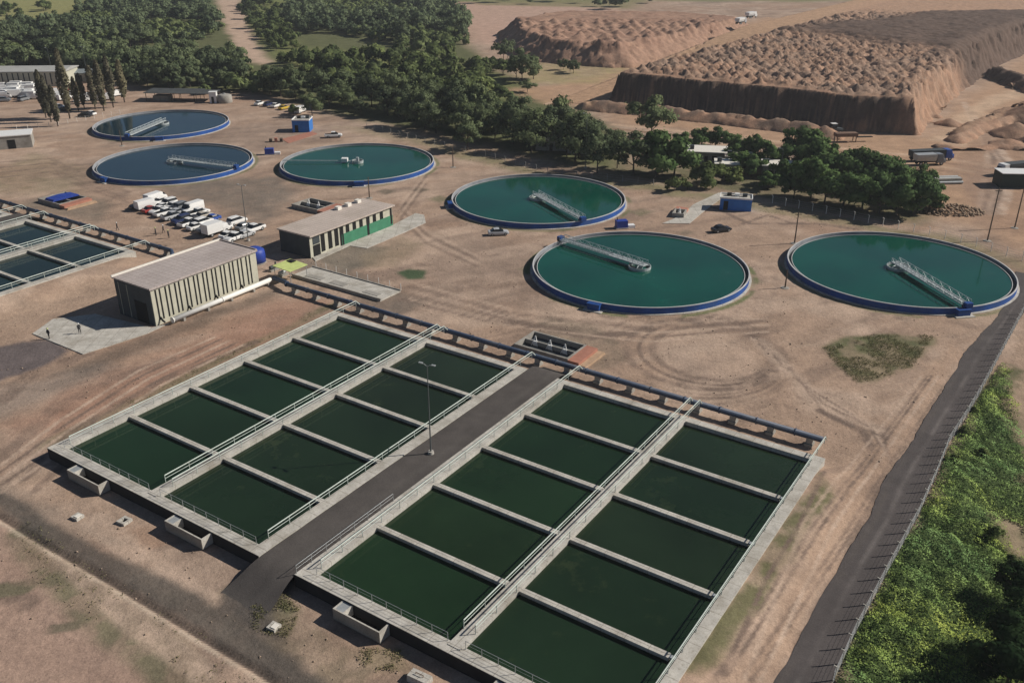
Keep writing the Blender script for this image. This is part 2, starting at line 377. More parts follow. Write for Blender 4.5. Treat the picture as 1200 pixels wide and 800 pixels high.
layer([(0, 405), (55, 398), (85, 410), (50, 430), (0, 447), (-60, 470), (-60, 400)], (.135, .115, .115), 1.0, .95)
layer([(0, 455), (120, 425), (140, 430), (0, 490), (-60, 500)], (.24, .20, .17), 2, .6)
layer([(0, 520), (40, 500), (60, 520), (40, 545), (0, 575)], (.40, .31, .24), 2, .6, .2)
layer([(80, 345), (130, 322), (150, 330), (140, 380), (40, 392), (0, 380), (0, 360)], (.42, .31, .23), 3, .5)
# grass patches
layer([(966, 408), (985, 397), (1030, 392), (1092, 393), (1080, 415), (1065, 432), (1040, 440), (1005, 448), (985, 430)], (.115, .125, .06), 1.0, .95, .45)
layer([(465, 319), (480, 315), (500, 317), (498, 326), (478, 327)], (.06, .10, .05), .5, .95)
layer([(870, 690), (905, 640), (960, 565), (975, 585), (930, 650), (880, 720), (830, 800), (790, 800), (815, 770)], (.15, .145, .075), .6, .95, .6, warp=.5)
track([(965, 560), (935, 625), (895, 690), (845, 800)], soil_dark, .18, .6, .25)
layer([(300, 700), (330, 695), (350, 715), (335, 745), (300, 735)], (.10, .125, .055), .8, .8, .4)
layer([(418, 760), (470, 760), (480, 785), (430, 785)], (.16, .155, .08), .8, .7, .4)
layer([(640, 372), (700, 380), (735, 400), (735, 420), (700, 432), (625, 400), (625, 380)], (.18, .15, .11), 1.2, .6, .35)
layer([(-20, 205), (40, 180), (110, 200), (90, 225), (-20, 228)], (.22, .19, .11), 3, .5, .5)
for c in [(516, 233), (752, 248), (345, 205), (622, 315), (880, 330)]:
    layer([(c[0]-14, c[1]), (c[0], c[1]-4), (c[0]+14, c[1]), (c[0], c[1]+5)], (.16, .16, .09), 1, .7, .4)
for c, r in (((452, 224), 0), ((492, 222), 0), ((660, 268), 0), ((803, 272), 0)):
    layer([(c[0]-11, c[1]), (c[0], c[1]-3), (c[0]+11, c[1]), (c[0], c[1]+4)], (.14, .125, .09), .8, .8, .3)
# turning circles and tyre tracks
cx, cy = G(826, 412)
ALB = L(ALB, soil_pale, sstep(9.0, 6.0, np.hypot(X-cx, (Y-cy)*.9)+2*(n2-.5))*.45)
for rr, k, w in ((8.6, .5, .9), (9.9, .75, .5), (11.2, .6, .9), (12.6, .35, .3), (13.6, .5, .5), (15.2, .35, .5), (16.2, .2, .3)):
    d = np.abs(np.hypot(X-cx+.6*(rr-10), (Y-cy)*.92)-rr+.9*(n2-.5)+.15*(n3-.5)); ALB = L(ALB, soil_dark, sstep(w, w*.3, d)*min(1, k*1.35)*(.35+.65*sstep(.32, .55, n3))*sstep(-14, 2, (X-cx)+.2*(Y-cy)+8))
for cx, cy, rr in ((23.8, 160.8, 22.5), (23.8, 160.8, 25), (72, 160.7, 23), (6.1, 205.8, 22.6), (-40.7, 239, 22.5), (-89, 239.3, 22.4), (-108.7, 286.8, 22.6)):
    d = np.abs(np.hypot(X-cx, Y-cy)-rr+1.5*(n2-.5)); ALB = L(ALB, soil_dark, sstep(1.0, .2, d)*.22*sstep(.4, .6, n3)); 
    d = np.abs(np.hypot(X-cx, Y-cy)-21.2+1.2*(n2-.5)); ALB = L(ALB, grass*1.3, sstep(.8, .1, d)*.75*sstep(.45, .56, n2))
track([(985, 490), (1020, 500), (1050, 515), (1030, 540), (1020, 580)], soil_dark, 1.0, .75, 1.2)
track([(960, 480), (1010, 505), (1030, 540)], soil_dark, .5, .6)
track([(1035, 520), (1050, 545), (1010, 620), (930, 760)], soil_dark, .35, .5)
track([(1010, 545), (965, 640), (880, 800)], soil_dark, .3, .45)
track([(560, 360), (620, 380), (690, 395), (760, 385)], soil_dark, .8, .5, 1.2)
track([(470, 350), (560, 372), (600, 380)], soil_dark, .6, .45)
track([(890, 400), (960, 470), (1060, 520)], soil_pale, 1.0, .4, 1.5)
track([(30, 560), (90, 500), (190, 445), (300, 400)], soil_dark, .5, .45)
track([(40, 575), (110, 510), (210, 455), (320, 405)], soil_dark, .4, .4)
track([(0, 540), (60, 480), (130, 445), (200, 420)], soil_dark, .8, .35, 1.5)
track([(830, 240), (880, 262), (960, 262), (1000, 268)], soil_dark, .5, .5)
track([(870, 262), (900, 252), (930, 262)], soil_dark, .4, .5)
for k in range(6): track([(0, 640+k*22), (60, 690+k*22), (130, 760+k*22)], soil_dark, .2, .22)
layer([(-60, 590), (0, 614), (50, 660), (90, 700), (120, 740), (175, 785), (210, 830), (-60, 830)], (.415, .288, .225), 1.0, .75, .1, warp=.5)
track([(0, 690), (30, 705)], soil_dark, .8, .5, 1.5); track([(0, 690), (28, 686)], (.17, .15, .10), .9, .7, .8); track([(62, 735), (98, 730)], (.19, .16, .115), .5, .6, .6)
track([(30, 625), (55, 655), (90, 690), (130, 730), (190, 770), (220, 800)], (.20, .175, .115), 1.6, .65, 2.5)
track([(60, 640), (110, 690), (160, 735), (240, 790)], soil_pale, .8, .55, 1.4)
track([(270, 705), (330, 745), (400, 790)], (.21, .17, .12), 2.0, .5, 2)
track([(110, 610), (170, 660), (240, 705)], soil_pale, 1.2, .5, 1.5)
track([(100, 415), (35, 440), (0, 470)], soil_dark, 1.0, .4, 1.5)
# the dark earth road across the lower left corner, with a narrow ditch along its outer edge
layer([(-80, 530), (0, 572), (60, 606), (120, 645), (205, 682), (270, 722), (330, 762), (420, 825), (380, 835), (330, 803), (300, 783), (212, 729), (125, 677), (55, 637), (-8, 598), (-80, 560)], (.105, .092, .08), .7, .95, .08, warp=.25)
layer([(262, 690), (285, 668), (305, 646), (350, 668), (338, 692), (318, 722), (330, 755), (300, 745), (255, 715)], (.095, .084, .076), .7, .92, .1, warp=.3)
layer([(0, 560), (60, 590), (130, 625), (170, 640), (120, 640), (50, 604), (0, 575)], (.22, .18, .145), .8, .5, .4)
layer([(150, 660), (205, 690), (270, 740), (300, 770), (240, 735), (170, 690)], (.22, .185, .15), 1.2, .4, .5)
DITCH = GP([(-80, 560), (-8, 599), (55, 638), (125, 678), (212, 730), (300, 784), (345, 814), (400, 850)])
dd = dline(DITCH, X, Y); ALB = L(ALB, (.06, .05, .045), sstep(.42, .2, dd)*.8)  # shade of the bank painted into the ditch colour
dd2 = dline([(x-.55, y-.45) for x, y in DITCH], X, Y); ALB = L(ALB, (.50, .42, .33), sstep(.4, .1, dd2)*.7*(.4+.6*sstep(.35, .55, n3)))  # sunlit outer bank painted as a pale line
# smooth driven band beside the fenced road, ruts and wheel marks
layer([(1130, 415), (1085, 480), (1062, 515), (1010, 600), (975, 660), (905, 795), (860, 800), (905, 715), (965, 615), (1020, 525), (1075, 450), (1110, 405)], (.43, .30, .215), 1.0, .75, .15)
for a_, b_, c_, d_, cl, kk in ((1118, 1050, 1000, 880, 0, .5), (1114, 1044, 992, 868, 0, .4), (1100, 1030, 975, 890, 1, .6), (1092, 1020, 962, 850, 0, .6), (1087, 1012, 953, 838, 0, .45), (1080, 1000, 940, 872, 1, .4)): track([(a_, 440), (b_, 540), (c_, 622), (d_, 800)], soil_pale if cl else soil_dark, .13, kk, .22)
for k in range(6): track([(880+k*9, 395+k*7), (940+k*11-k*k, 448+k*8), (990+k*9, 480+k*6), (1030+k*3, 505+k*8)], soil_dark if k % 2 else soil_pale, .14, .45, .3)
for k in range(5): track([(250+k*9, 395+k*2), (160+k*7, 435+k*4), (70+k*5, 492+k*6), (0, 545+k*8)], soil_dark if k % 2 else soil_pale, .2, .5, .4)
for k in range(5): track([(480, 330+k*5), (600, 362+k*5), (760, 380+k*5), (900, 372+k*4)], soil_dark if k % 2 else soil_pale, .25, .4, .5)
for k in range(4): track([(0, 190+k*6), (60, 186+k*5), (100, 205+k*5), (150, 225+k*4)], soil_dark, .4, .4, .6)
for k in range(4): track([(500, 200+k*5), (470, 240+k*5), (500, 270+k*5), (560, 300+k*4)], soil_dark if k % 2 else soil_pale, .3, .4, .5)
layer([(1095, 165), (1120, 138), (1160, 112), (1200, 100), (1200, 112), (1165, 126), (1140, 150), (1130, 172)], (.56, .41, .29), 2, .8, .1)
layer([(1135, 170), (1165, 135), (1230, 115), (1230, 150), (1180, 165), (1160, 180)], (.34, .22, .15), 2, .75, .25)
layer([(1100, 200), (1140, 185), (1210, 190), (1210, 215), (1140, 225), (1110, 218)], (.34, .23, .165), 2, .6, .4)
layer([(1130, 210), (1150, 190), (1165, 230), (1172, 270), (1140, 262)], (.30, .205, .15), 1.5, .6, .3)
# concrete-grey loop road by the long building and round the last tank
Z = -.09+.05*n2+.04*n3
# earth is filled up against the right hand walls of the basins
LU, LV = (X-O0[0])*UX+(Y-O0[1])*UY, -(X-O0[0])*UY+(Y-O0[1])*UX
for v_, u_end, w_ in ((-55.6, 48.5, 7.5), (77.3, 48.0, 7.0)):
    e_ = sstep(-3.5, 1.0, LU)*sstep(u_end+4, u_end-3, LU)
    Z = np.where(LV < v_+1.0, np.maximum(Z, Z+1.32*sstep(w_, .3, v_-LV+1.6*(n2-.5))*e_), Z)
# clods and ruts give the near ground a little relief
near = sstep(260, 120, Y); Z = Z-.05*near*sstep(.5, .7, n3)
Z = Z-.4*sstep(.6, .1, dline(DITCH, X, Y))+.10*sstep(1.6, .5, dline([(x-.7, y-.6) for x, y in DITCH], X, Y))
bank_d = sdpoly(GP(BANK), X, Y); Z = Z-1.2*sstep(0, 14, bank_d)
V = np.stack([X, Y, Z], 1)
tag(np_mesh('ground', V, grid_faces(len(gx), len(gy)), GROUND, albedo=np.clip(ALB, .01, 1), smooth=True), kind='structure')

def strip(name, left, right, z, base, kind='structure', ragl=.5, ragr=.15, nacross=14, step=.8, streaks=(), seed=0, m=GROUND, world=False):
    """a road laid as a sheet between two measured edges; the earth side is ragged"""
    Lw = np.array(left if world else GP(left)); Rw = np.array(right if world else GP(right))
    def res(P, n):
        s = np.concatenate([[0], np.cumsum(np.hypot(*np.diff(P, axis=0).T))]); t = np.linspace(0, s[-1], n)
        return np.stack([np.interp(t, s, P[:, 0]), np.interp(t, s, P[:, 1])], 1)
    n = int(np.hypot(*np.diff(Lw, axis=0).T).sum()/step)+2
    A, B = res(Lw, n), res(Rw, n)
    t = np.linspace(0, 1, nacross)
    ra = (fbm(A[:, 0]*.35, A[:, 1]*.35, 31+seed, 5)-.5)*2*ragl; rb = (fbm(B[:, 0]*.5, B[:, 1]*.5, 37+seed, 5)-.5)*2*ragr
    w = np.hypot(*(B-A).T); dirv = (B-A)/w[:, None]; A = A+dirv*ra[:, None]; B = B+dirv*rb[:, None]
    P = A[:, None, :]*(1-t)[None, :, None]+B[:, None, :]*t[None, :, None]
    Xs, Ys = P[..., 0].ravel(), P[..., 1].ravel()
    T = np.tile(t, n); al = np.tile(np.array(base), (len(Xs), 1))
    nn = fbm(Xs*.25, Ys*.25, 41+seed, 5); al = al*(.82+.4*nn)[:, None]
    for tc, tw, col, k in streaks:
        q = tc(np.repeat(np.linspace(0, 1, n), nacross)) if callable(tc) else tc
        mk = np.exp(-((T-q)/tw)**2)*k*(.25+.75*sstep(.38, .62, fbm(Xs*.18, Ys*.18, 47+seed, 4))); al = al*(1-mk[:, None])+np.array(col)*mk[:, None]
    Vv = np.stack([Xs, Ys, z(Xs, Ys) if callable(z) else np.full(len(Xs), z)], 1)
    return tag(np_mesh(name, Vv, grid_faces(nacross, n), m, albedo=al), kind=kind)
ASPH = mat_ground('asphalt', .5, 6.0, .14, .15)
ROAD_L = [(1140, 262), (1170, 290), (1190, 318), (1187, 345), (1166, 374), (1148, 394), (1134, 409), (1120, 432), (1102, 462), (1090, 478), (1072, 512), (1055, 536), (1035, 563), (1019, 603), (985, 660), (950, 720), (910, 797), (890, 850)]
ROAD_R = [(1165, 268), (1200, 300), (1222, 325), (1215, 345), (1196, 372), (1182, 398), (1172, 416), (1163, 433), (1145, 466), (1129, 492), (1110, 520), (1095, 558), (1074, 605), (1055, 640), (1040, 667), (1020, 705), (999, 745), (977, 797), (955, 850)]
strip('road', ROAD_L[2:], ROAD_R[2:], .03, (.088, .078, .076), ragl=.4, nacross=22, streaks=((.42, .06, (.19, .17, .16), .55), (.12, .1, (.12, .105, .095), .5)), m=ASPH)
#strip('road', [(0, 573), (60, 608), (120, 648), (205, 682), (270, 722), (330, 762), (400, 812)], [(-8, 598), (55, 637), (125, 677), (212, 729), (300, 783), (330, 803), (380, 835)], .03, (.135, .118, .102), ragl=2.2, ragr=.1, nacross=18, streaks=((.5, .3, (.19, .16, .13), .6), (.1, .12, (.24, .18, .14), .7)), seed=5, m=ASPH)
ramp_z = lambda x, y: 1.48*sstep(-6.2, -.6, (x-O0[0])*UX+(y-O0[1])*UY)*sstep(54.5, 50.5, (x-O0[0])*UX+(y-O0[1])*UY)-.10
strip('road', [UV(155, 0), UV(155, 0)][:0]+[UV(-4, 120.1), UV(0, 120.1), UV(54, 120.1)], [UV(-4, 114.8), UV(0, 114.8), UV(54, 114.8)], ramp_z, (.083, .075, .070), ragl=.05, ragr=.05, seed=12, world=True, m=ASPH)
strip('road', [UV(-6.9, -12.4), UV(-5.0, -12.3), UV(-3.2, -12.6), UV(-1.2, -12.8), UV(0, -12.80), UV(54.3, -12.80)], [UV(-6.6, -18.4), UV(-4.8, -18.6), UV(-3.0, -18.2), UV(-1.2, -17.9), UV(0, -17.88), UV(54.3, -17.88)], ramp_z, (.083, .075, .070), ragl=.05, ragr=.05, streaks=((.35, .2, (.10, .09, .083), .5), (.7, .1, (.12, .11, .10), .4)), seed=9, world=True, m=ASPH)
'''mb = MB(); pts = GP([(-20, 590), (0, 603), (60, 640), (125, 678), (212, 731), (300, 785), (345, 812)])
for a, b in zip(pts[:-1], pts[1:]):
    d = Vector((b[0]-a[0], b[1]-a[1])); nrm = Vector((d.y, -d.x)).normalized()*.32
    mb.prism([a, b, (b[0]+nrm.x, b[1]+nrm.y), (a[0]+nrm.x, a[1]+nrm.y)], -.3, .16)
'''
# pavements of concrete
def slab(name, px, z0, z1, m, world=False): return tag(MB().prism(px if world else GP(px), z0, z1).build(name, m), kind='structure')
slab('pavement', [(38, 391), (62, 374), (112, 368), (178, 384), (200, 378), (172, 391), (132, 404), (97, 415)], -.2, .06, CONC)
slab('pavement', [(410, 288), (456, 266), (487, 250), (497, 252), (499, 261), (475, 272), (430, 291)], -.2, .05, CONC)
slab('pavement', [(370, 306), (366, 302), (458, 261), (462, 264)], -.2, .09, CONC)
slab('pavement', [(776, 262), (800, 252), (812, 240), (842, 226), (852, 228), (835, 240), (822, 250), (808, 262)], -.2, .05, CONC)

# ================================================================== quarry: spoil plateau, ramp and mounds (one height field)
qx = np.arange(-40, 400, .85); qy = np.arange(255, 640, .85)
QX, QY = np.meshgrid(qx, qy); QX = QX.ravel(); QY = QY.ravel()
q1 = fbm(QX*.08, QY*.08, 61, 5); q2 = fbm(QX*.3, QY*.3, 62, 4); q3 = fbm(QX*.8, QY*.8, 63, 3)
ux_ = QX+2.5*(q1-.5)*2+1.5*(q2-.5)*2; uy_ = QY+2.5*(q1-.5)*2+2.0*(q3-.5)
mesa = GP([(700, 121), (770, 127), (860, 139), (950, 147), (1000, 154), (1076, 160)])+GP([(1108, 124), (1142, 98), (1178, 74), (1235, 50)])+[(420, 560), (420, 640), (150, 640), (105, 520), (92, 440)]
dm = sdpoly(mesa, ux_, uy_)
# the steep side faces the works, the lit side by the pit floor slopes more gently
side = sdpoly(GP([(1088, 161), (1126, 118), (1164, 96), (1225, 70)])[::-1]+[(400, 250)], QX, QY)
dside = dline(GP([(1088, 161), (1126, 118), (1164, 96), (1225, 70)]), QX, QY)
slope = 1.7+6.0*sstep(2, 16, (QX-112))
h = 10.3*sstep(0, 1, np.clip(dm/slope, 0, 1))**.85
# tipped loads all over the top: one pile in every cell of a jittered lattice
def piles(x, y, c, seed, hmax, sharp=1.25, turn=3.14):
    out = np.zeros_like(x); ix = np.floor(x/c); iy = np.floor(y/c)
    for dx in (-1, 0, 1):
        for dy in (-1, 0, 1):
            jx = ix+dx; jy = iy+dy
            px = (jx+.15+.7*hash2(jx, jy, seed))*c; py = (jy+.15+.7*hash2(jx, jy, seed+1))*c
            hh = hmax*(.45+.55*hash2(jx, jy, seed+2)); an = turn*(hash2(jx, jy, seed+3)-.5)-.9
            ax = (x-px)*np.cos(an)+(y-py)*np.sin(an); ay = -(x-px)*np.sin(an)+(y-py)*np.cos(an)
            out = np.maximum(out, hh-np.hypot(ax/1.6, ay*1.05)*hmax/(c*.62)*sharp)
    return out
P1 = np.maximum(piles(QX+2*(q2-.5), QY+2*(q2-.5), 4.0, 71, 2.7, 1.3, .7), piles(QX+2.7, QY+1.9+2*(q2-.5), 3.5, 75, 2.1, 1.3, .5))+.6*(q3-.5)
ramp0, ramp1 = np.array([22., 322.]), np.array([118., 455.])
rv = ramp1-ramp0; rl = np.hypot(*rv); rt = ((QX-ramp0[0])*rv[0]+(QY-ramp0[1])*rv[1])/rl**2
rd = np.abs((QX-ramp0[0])*rv[1]-(QY-ramp0[1])*rv[0])/rl
rside = ((QX-ramp0[0])*rv[1]-(QY-ramp0[1])*rv[0])/rl      # >0: plateau side
dark_top = sstep(-8, 12, sdpoly(GP([(905, 36), (975, 44), (1107, 62), (1146, 70), (1300, 74), (1300, 10), (1077, 16), (1040, 24)], 11), QX, QY)+14*(q1-.5))
onramp = sstep(11, 8, rd)*(rt > -.1)
top_ok = sstep(3, 7, dm)*(1-dark_top*.85)*np.where(rside > 0, sstep(9, 14, rd), 0)
flat_far = sstep(560, 500, QY+(QX-150)*.25+25*(q1-.5))
h = h+P1*top_ok*(.12+.88*flat_far)
h = h+dark_top*(1.2+2.2*q1+.8*q2)*sstep(4, 12, dm)
zr = np.clip(rt, 0, 1)*10.3
left_of = rside < 0
h = np.where((rt > -.12) & (rt < 1.3), h*(1-onramp)+zr*onramp, h)
bank_l = np.clip(zr-(rd-9)*.75, -1, 99)
h = np.where(left_of & (rt > 0), np.maximum(np.where(rd > 8, np.minimum(h, bank_l), h), np.where(rd < 9, zr, -1)), h)
# the second, older mound left of the ramp
mound = GP([(583, 55), (603, 69), (650, 76), (738, 80)])+[(78, 430), (112, 480), (135, 520), (95, 560), (20, 560), (-8, 520)]
d2 = sdpoly(mound, ux_, uy_)
gul = fbm(QX*.32, QY*.32, 68, 4)
h2 = np.clip(d2/(10+3*gul), 0, 1); h2 = 8.5*h2**.9*(1-.18*gul*(h2 < .95)*(h2 > .05))
h2 = h2+sstep(7, 11, d2)*piles(QX, QY, 6.5, 81, 2.6)*sstep(515, 490, QY)*.9+sstep(6, 10, d2)*(q1-.5)*2.5
h2 = np.where(d2 > 0, h2, -1)*sstep(8, 14, np.where(rside < 0, rd, 0)+np.where(rt > 1, 30, 0)+0)
h = np.maximum(h, np.where(rside < 0, h2, -1))
# ridges of loose earth along the foot of the cliff
foot = dline(GP([(690, 127), (770, 134), (850, 143), (930, 153), (970, 160)]), QX, QY)
h = np.maximum(h, 3.4*sstep(6.5, 0, foot+3.5*(q2-.5))*(.35+1.1*q2)-.35)
h = np.maximum(h, piles(QX, QY, 9, 86, 3.0, 1.3)*sstep(-2, 6, sdpoly(GP([(1168, 128), (1230, 118), (1260, 175), (1200, 190), (1172, 168)]), QX, QY)+8*(q1-.5))-.2)
for (px, py, r, hh) in ((1112, 146, 4.5, 2.2), (1095, 137, 3, 1.2), (1190, 158, 8, 4), (1182, 170, 6, 2), (1212, 140, 12, 6), (1160, 245, 3, 1)):
    a, b = G(px, py); h = np.maximum(h, hh-np.hypot(QX-a, QY-b)*hh/r*(.8+.4*q2)-.1)
pitwall = dline(GP([(1165, 90), (1185, 97), (1215, 108), (1300, 130)]), QX, QY)
h = np.maximum(h, 5*sstep(7, 0, pitwall+9*(q2-.5)+4*(q3-.5))*(.3+1.3*q2)+.8*(q3-.5)-.6)
ben = dline(GP([(1120, 165), (1150, 150), (1200, 138), (1260, 130)]), QX, QY); h = np.maximum(h, 2.4*sstep(5, 0, ben+5*(q2-.5))*(.3+1.2*q2)-.5)
ben = dline(GP([(1098, 172), (1130, 178), (1165, 172), (1200, 176)]), QX, QY); h = np.maximum(h, 1.6*sstep(4, 0, ben+4*(q2-.5))*(.2+1.2*q2)-.4)
ins = h > .05
h = np.where(h <= .05, -1.0, h+.35*(q3-.5))
al = np.tile(np.array([.385, .238, .16]), (len(QX), 1))
def Lq(c, m):
    global al
    al = al*(1-m[:, None])+np.array(c)*m[:, None]
Lq((.31, .215, .155), sstep(.4, .65, q2)*.6)
Lq((.27, .195, .15), top_ok*sstep(.45, .62, q1)*.6)
Lq((.36, .265, .205), top_ok*sstep(.3, .7, q3)*.35)
Lq((.45, .295, .19), onramp*.95)
Lq((.12, .085, .068), dark_top*.94)
Lq((.37, .235, .17), sstep(-5, 5, d2)*(rside < 0)*.8)
Lq((.30, .18, .13), sstep(5, 10, d2)*(rside < 0)*sstep(.4, .6, q1)*.5)
Lq((.24, .18, .14), sstep(8, 1, foot)*sstep(.4, .6, q2)*.6)
Lq((.47, .30, .20), (1-flat_far)*(1-dark_top)*(rside > 0)*sstep(6, 10, dm)*.7)
i = grid_faces(len(qx), len(qy)); keep = (h[i] > -.99).any(1)
used = np.unique(i[keep]); remap = np.full(len(h), -1); remap[used] = np.arange(len(used))
for pp, hh, ww in (([(1110, 130), (1150, 112), (1200, 98)], 2.2, 4), ([(1125, 158), (1160, 140), (1210, 122)], 2.6, 5), ([(1100, 186), (1150, 196), (1210, 188)], 1.2, 3)):
    bd_ = dline(GP(pp), QX, QY); bh = hh*sstep(ww, 0, bd_+5*(q2-.5)+3*(q3-.5))*(.2+1.3*q2)-.3; al = np.where(((bh > .05) & (bh > h))[:, None], np.array([.33, .215, .145])*(.75+.5*q2)[:, None], al); h = np.where(bh > np.maximum(h, .05), bh+.3*(q3-.5), h)
gl = fbm(QX*.7+QY*.1, QY*.12, 66, 3); h = np.where((dm > .3) & (dm < slope), h*(1-.16*sstep(.45, .7, gl)-.12*(q2-.5)), h)
Lq((.10, .078, .066), sstep(2.6, 1.6, dm)*sstep(-.4, .4, dm)*sstep(122, 112, QX+.0*QY)*(rside > 6)*sstep(.25, .45, q2+.2*gl))  # shade painted onto the steep front face below the pale lip
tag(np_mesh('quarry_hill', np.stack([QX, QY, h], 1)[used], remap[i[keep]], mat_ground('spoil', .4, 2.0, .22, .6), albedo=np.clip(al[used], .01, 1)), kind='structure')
# ================================================================== settling basins
W_BASIN = mat_water('basin_water', (.011, .022, .010), (.016, .030, .012), .08, .035, True, (.035, .05, .022))
W_BASIN2 = mat_water('basin_water_blue', (.008, .022, .020), (.011, .028, .025), .08, .035, True, (.03, .045, .04))
WZ, TOP = .95, 1.5
BLACK_FACE = mat('black_face', (.02, .02, .022), .8, .3, .6)  # near-black, for the outer face of the basin front walls
def rail(mb, path_xy, z, r=.075, post=3.0, zb=TOP, mid=True, rp=.045):
    """a hand rail on posts along a straight run"""
    (x0, y0), (x1, y1) = path_xy; ln = math.hypot(x1-x0, y1-y0)
    mb.tube([(x0, y0, z), (x1, y1, z)], r, 6)
    if mid: mb.tube([(x0, y0, (z+zb)/2+.1), (x1, y1, (z+zb)/2+.1)], r*.45, 5)
    n = max(1, int(ln/post))
    for k in range(n+1):
        t = k/n; x = x0+(x1-x0)*t; y = y0+(y1-y0)*t; mb.tube([(x, y, zb-.02), (x, y, z)], rp, 5)
def basin(label, vL, vC, vR, lw_in, lw_out, rw_in, rw_out, boxes, water, outer_left_rail=False, u1=49.7):
    rt = thing('settling_basin', label, 'settling basin', (*UV(0, vC), 0), YAW, 'rectangular settling basins')
    li, lo, ri, ro = vL+lw_in-vC, vL+lw_out-vC, vR+rw_in-vC, vR-rw_out-vC
    ub = 48.55
    m = MB().box(-1.0, .35, ro, lo, -.6, TOP); o = m.build('front_wall', CONC, rt); MB().box(-1.012, -1.002, ro+.01, lo-.01, -.6, TOP-.06).build('outer_face', BLACK_FACE, o)
    m = MB().box(ub, u1, ro, lo, -.6, TOP-.02); m.build('back_wall', CONC, rt)
    MB().box(.35, ub, li, lo, -.6, TOP-.004).build('side_wall', CONC, rt)
    MB().box(.35, ub, ro, ri, -.6, TOP-.008).build('side_wall', CONC, rt)
    w = MB().box(.35, ub, -.62, .62, -.6, TOP-.05); w.box(-.2, ub+.5, -.72, .72, TOP-.05, TOP+.06); w.build('walkway', CONC, rt)
    for k in range(1, 5):
        c = MB(); u = 9.72*k
        c.box(u-.24, u+.24, ri+max(0, -rw_in-.05)-.03, -.6, -.6, TOP-.09); c.box(u-.24, u+.24, .6, li+.03, -.6, TOP-.09)
        c.box(u-.33, u+.33, ri+max(0, -rw_in-.05)-.03, -.6, TOP-.30, TOP-.06); c.box(u-.33, u+.33, .6, li+.03, TOP-.30, TOP-.06)
        c.build('cross_wall', CONC, rt)
    if rw_in < -.5:
        for k in range(1, 5): MB().box(9.72*k-.2, 9.72*k+.2, ri-.02, ri+.8, TOP-.28, TOP-.07).build('gutter_link', GALV, rt)
    MB().box(.3, ub+.05, ri-.05, li+.05, -.6, -.5).build('floor', CONC_D, rt)
    for y in (-.66, .66):
        r = MB(); rail(r, [(2.2, y), (53.0, y)], TOP+1.05, .065, 3.2, TOP); r.tube([(53.0, y, TOP+1.05), (53.9, y, TOP+.1)], .085, 6)
        r.build('handrail', PIPE_W, rt)
    for y, u0 in ((li+.12, 1.2), (ri-.12, 1.6)):
        r = MB(); rail(r, [(u0, y), (53.0, y)], TOP+1.0, .065, 3.0, TOP); r.tube([(53.0, y, TOP+1.0), (53.9, y, TOP+.1)], .085, 6)
        r.build('handrail', PIPE_W, rt)
    r = MB()
    for a, b in ((ri+.2, -1.0), (1.0, li-.2)): rail(r, [(.22, a), (.22, b)], TOP+.95, .025, 1.75, TOP, True, .032)
    r.build('front_railing', GALV, rt)
    if outer_left_rail:
        r = MB(); rail(r, [(-.8, lo-.12), (14.0, lo-.12)], TOP+1.0, .03, 2.0, TOP, True, .035); r.build('front_railing', GALV, rt)
    for a, b in boxes:
        a -= vC; b -= vC; x0, x1, z1 = -2.4, -.99, 1.34; t = .16
        q = MB(); q.box(x0, x0+t, a, b, .05, z1); q.box(x0+t, x1, a, a+t, .05, z1-.003); q.box(x0+t, x1, b-t, b, .05, z1-.003); MB().box(x0+t, x1, a+t, b-t, .05, .2).build('dark_floor', DARK, rt)  # the inside floor of each box is near-black
        q.box(x0+t, x1, b-1.3, b-1.18, .2, z1-.01)
        o = q.build('inlet_box', CONC, rt)
        MB().box(x0+t, x1, b-1.18, b-t, z1-.1, z1-.05).build('grating', GALV, o)
    wv, wa = [], []; blue = water.name.endswith('blue')
    for k in range(5):
        for s in (0, 1):
            x0, x1 = max(.1, 9.72*k), min(ub+.1, 9.72*(k+1)); y0, y1 = (0, li+.1) if s else (ri-.1, 0)
            wv += [(x0, y0, 0), (x1, y0, 0), (x1, y1, 0), (x0, y1, 0)]; q = random.uniform(.92, 1.08); base = (.008, .022, .020) if blue else ((.0118, .0285, .0118) if s else (.0118, .0238, .0114)); wa += [[base[0]*q*random.uniform(.9, 1.15), base[1]*q, base[2]*q]]*4
    o = np_mesh('water', np.array(wv, float), np.arange(len(wv)).reshape(-1, 4), water, albedo=np.array(wa)); o.location = (*UV(0, vC), WZ); o.rotation_euler.z = YAW; tag(o, kind='structure')
    return rt
BAS = [
 ('green water settling basin left of the asphalt strip, two inlet boxes on its front', 23.72, 5.5, -11.43, -.6, 1.0, .1, 1.35, [(12.4, 18.5), (-5.55, .5)], W_BASIN, False),
 ('green water settling basin nearest the fenced road, right of the asphalt strip', -19.2, -37.17, -53.57, -.4, 1.3, -.75, 2.0, [(-30.25, -24.4), (-48.2, -42.4)], W_BASIN, True),
 ('blue green settling basin beyond the striped flat roofed building', 113.5, 95.9, 78.6, -.5, 1.2, .1, 1.35, [], W_BASIN2, False),
 ('blue green settling basin farthest left, cut off by the picture edge', 157.0, 139.5, 121.5, -.5, 1.2, .1, 1.35, [], W_BASIN2, False)]
for b in BAS: basin(*b)
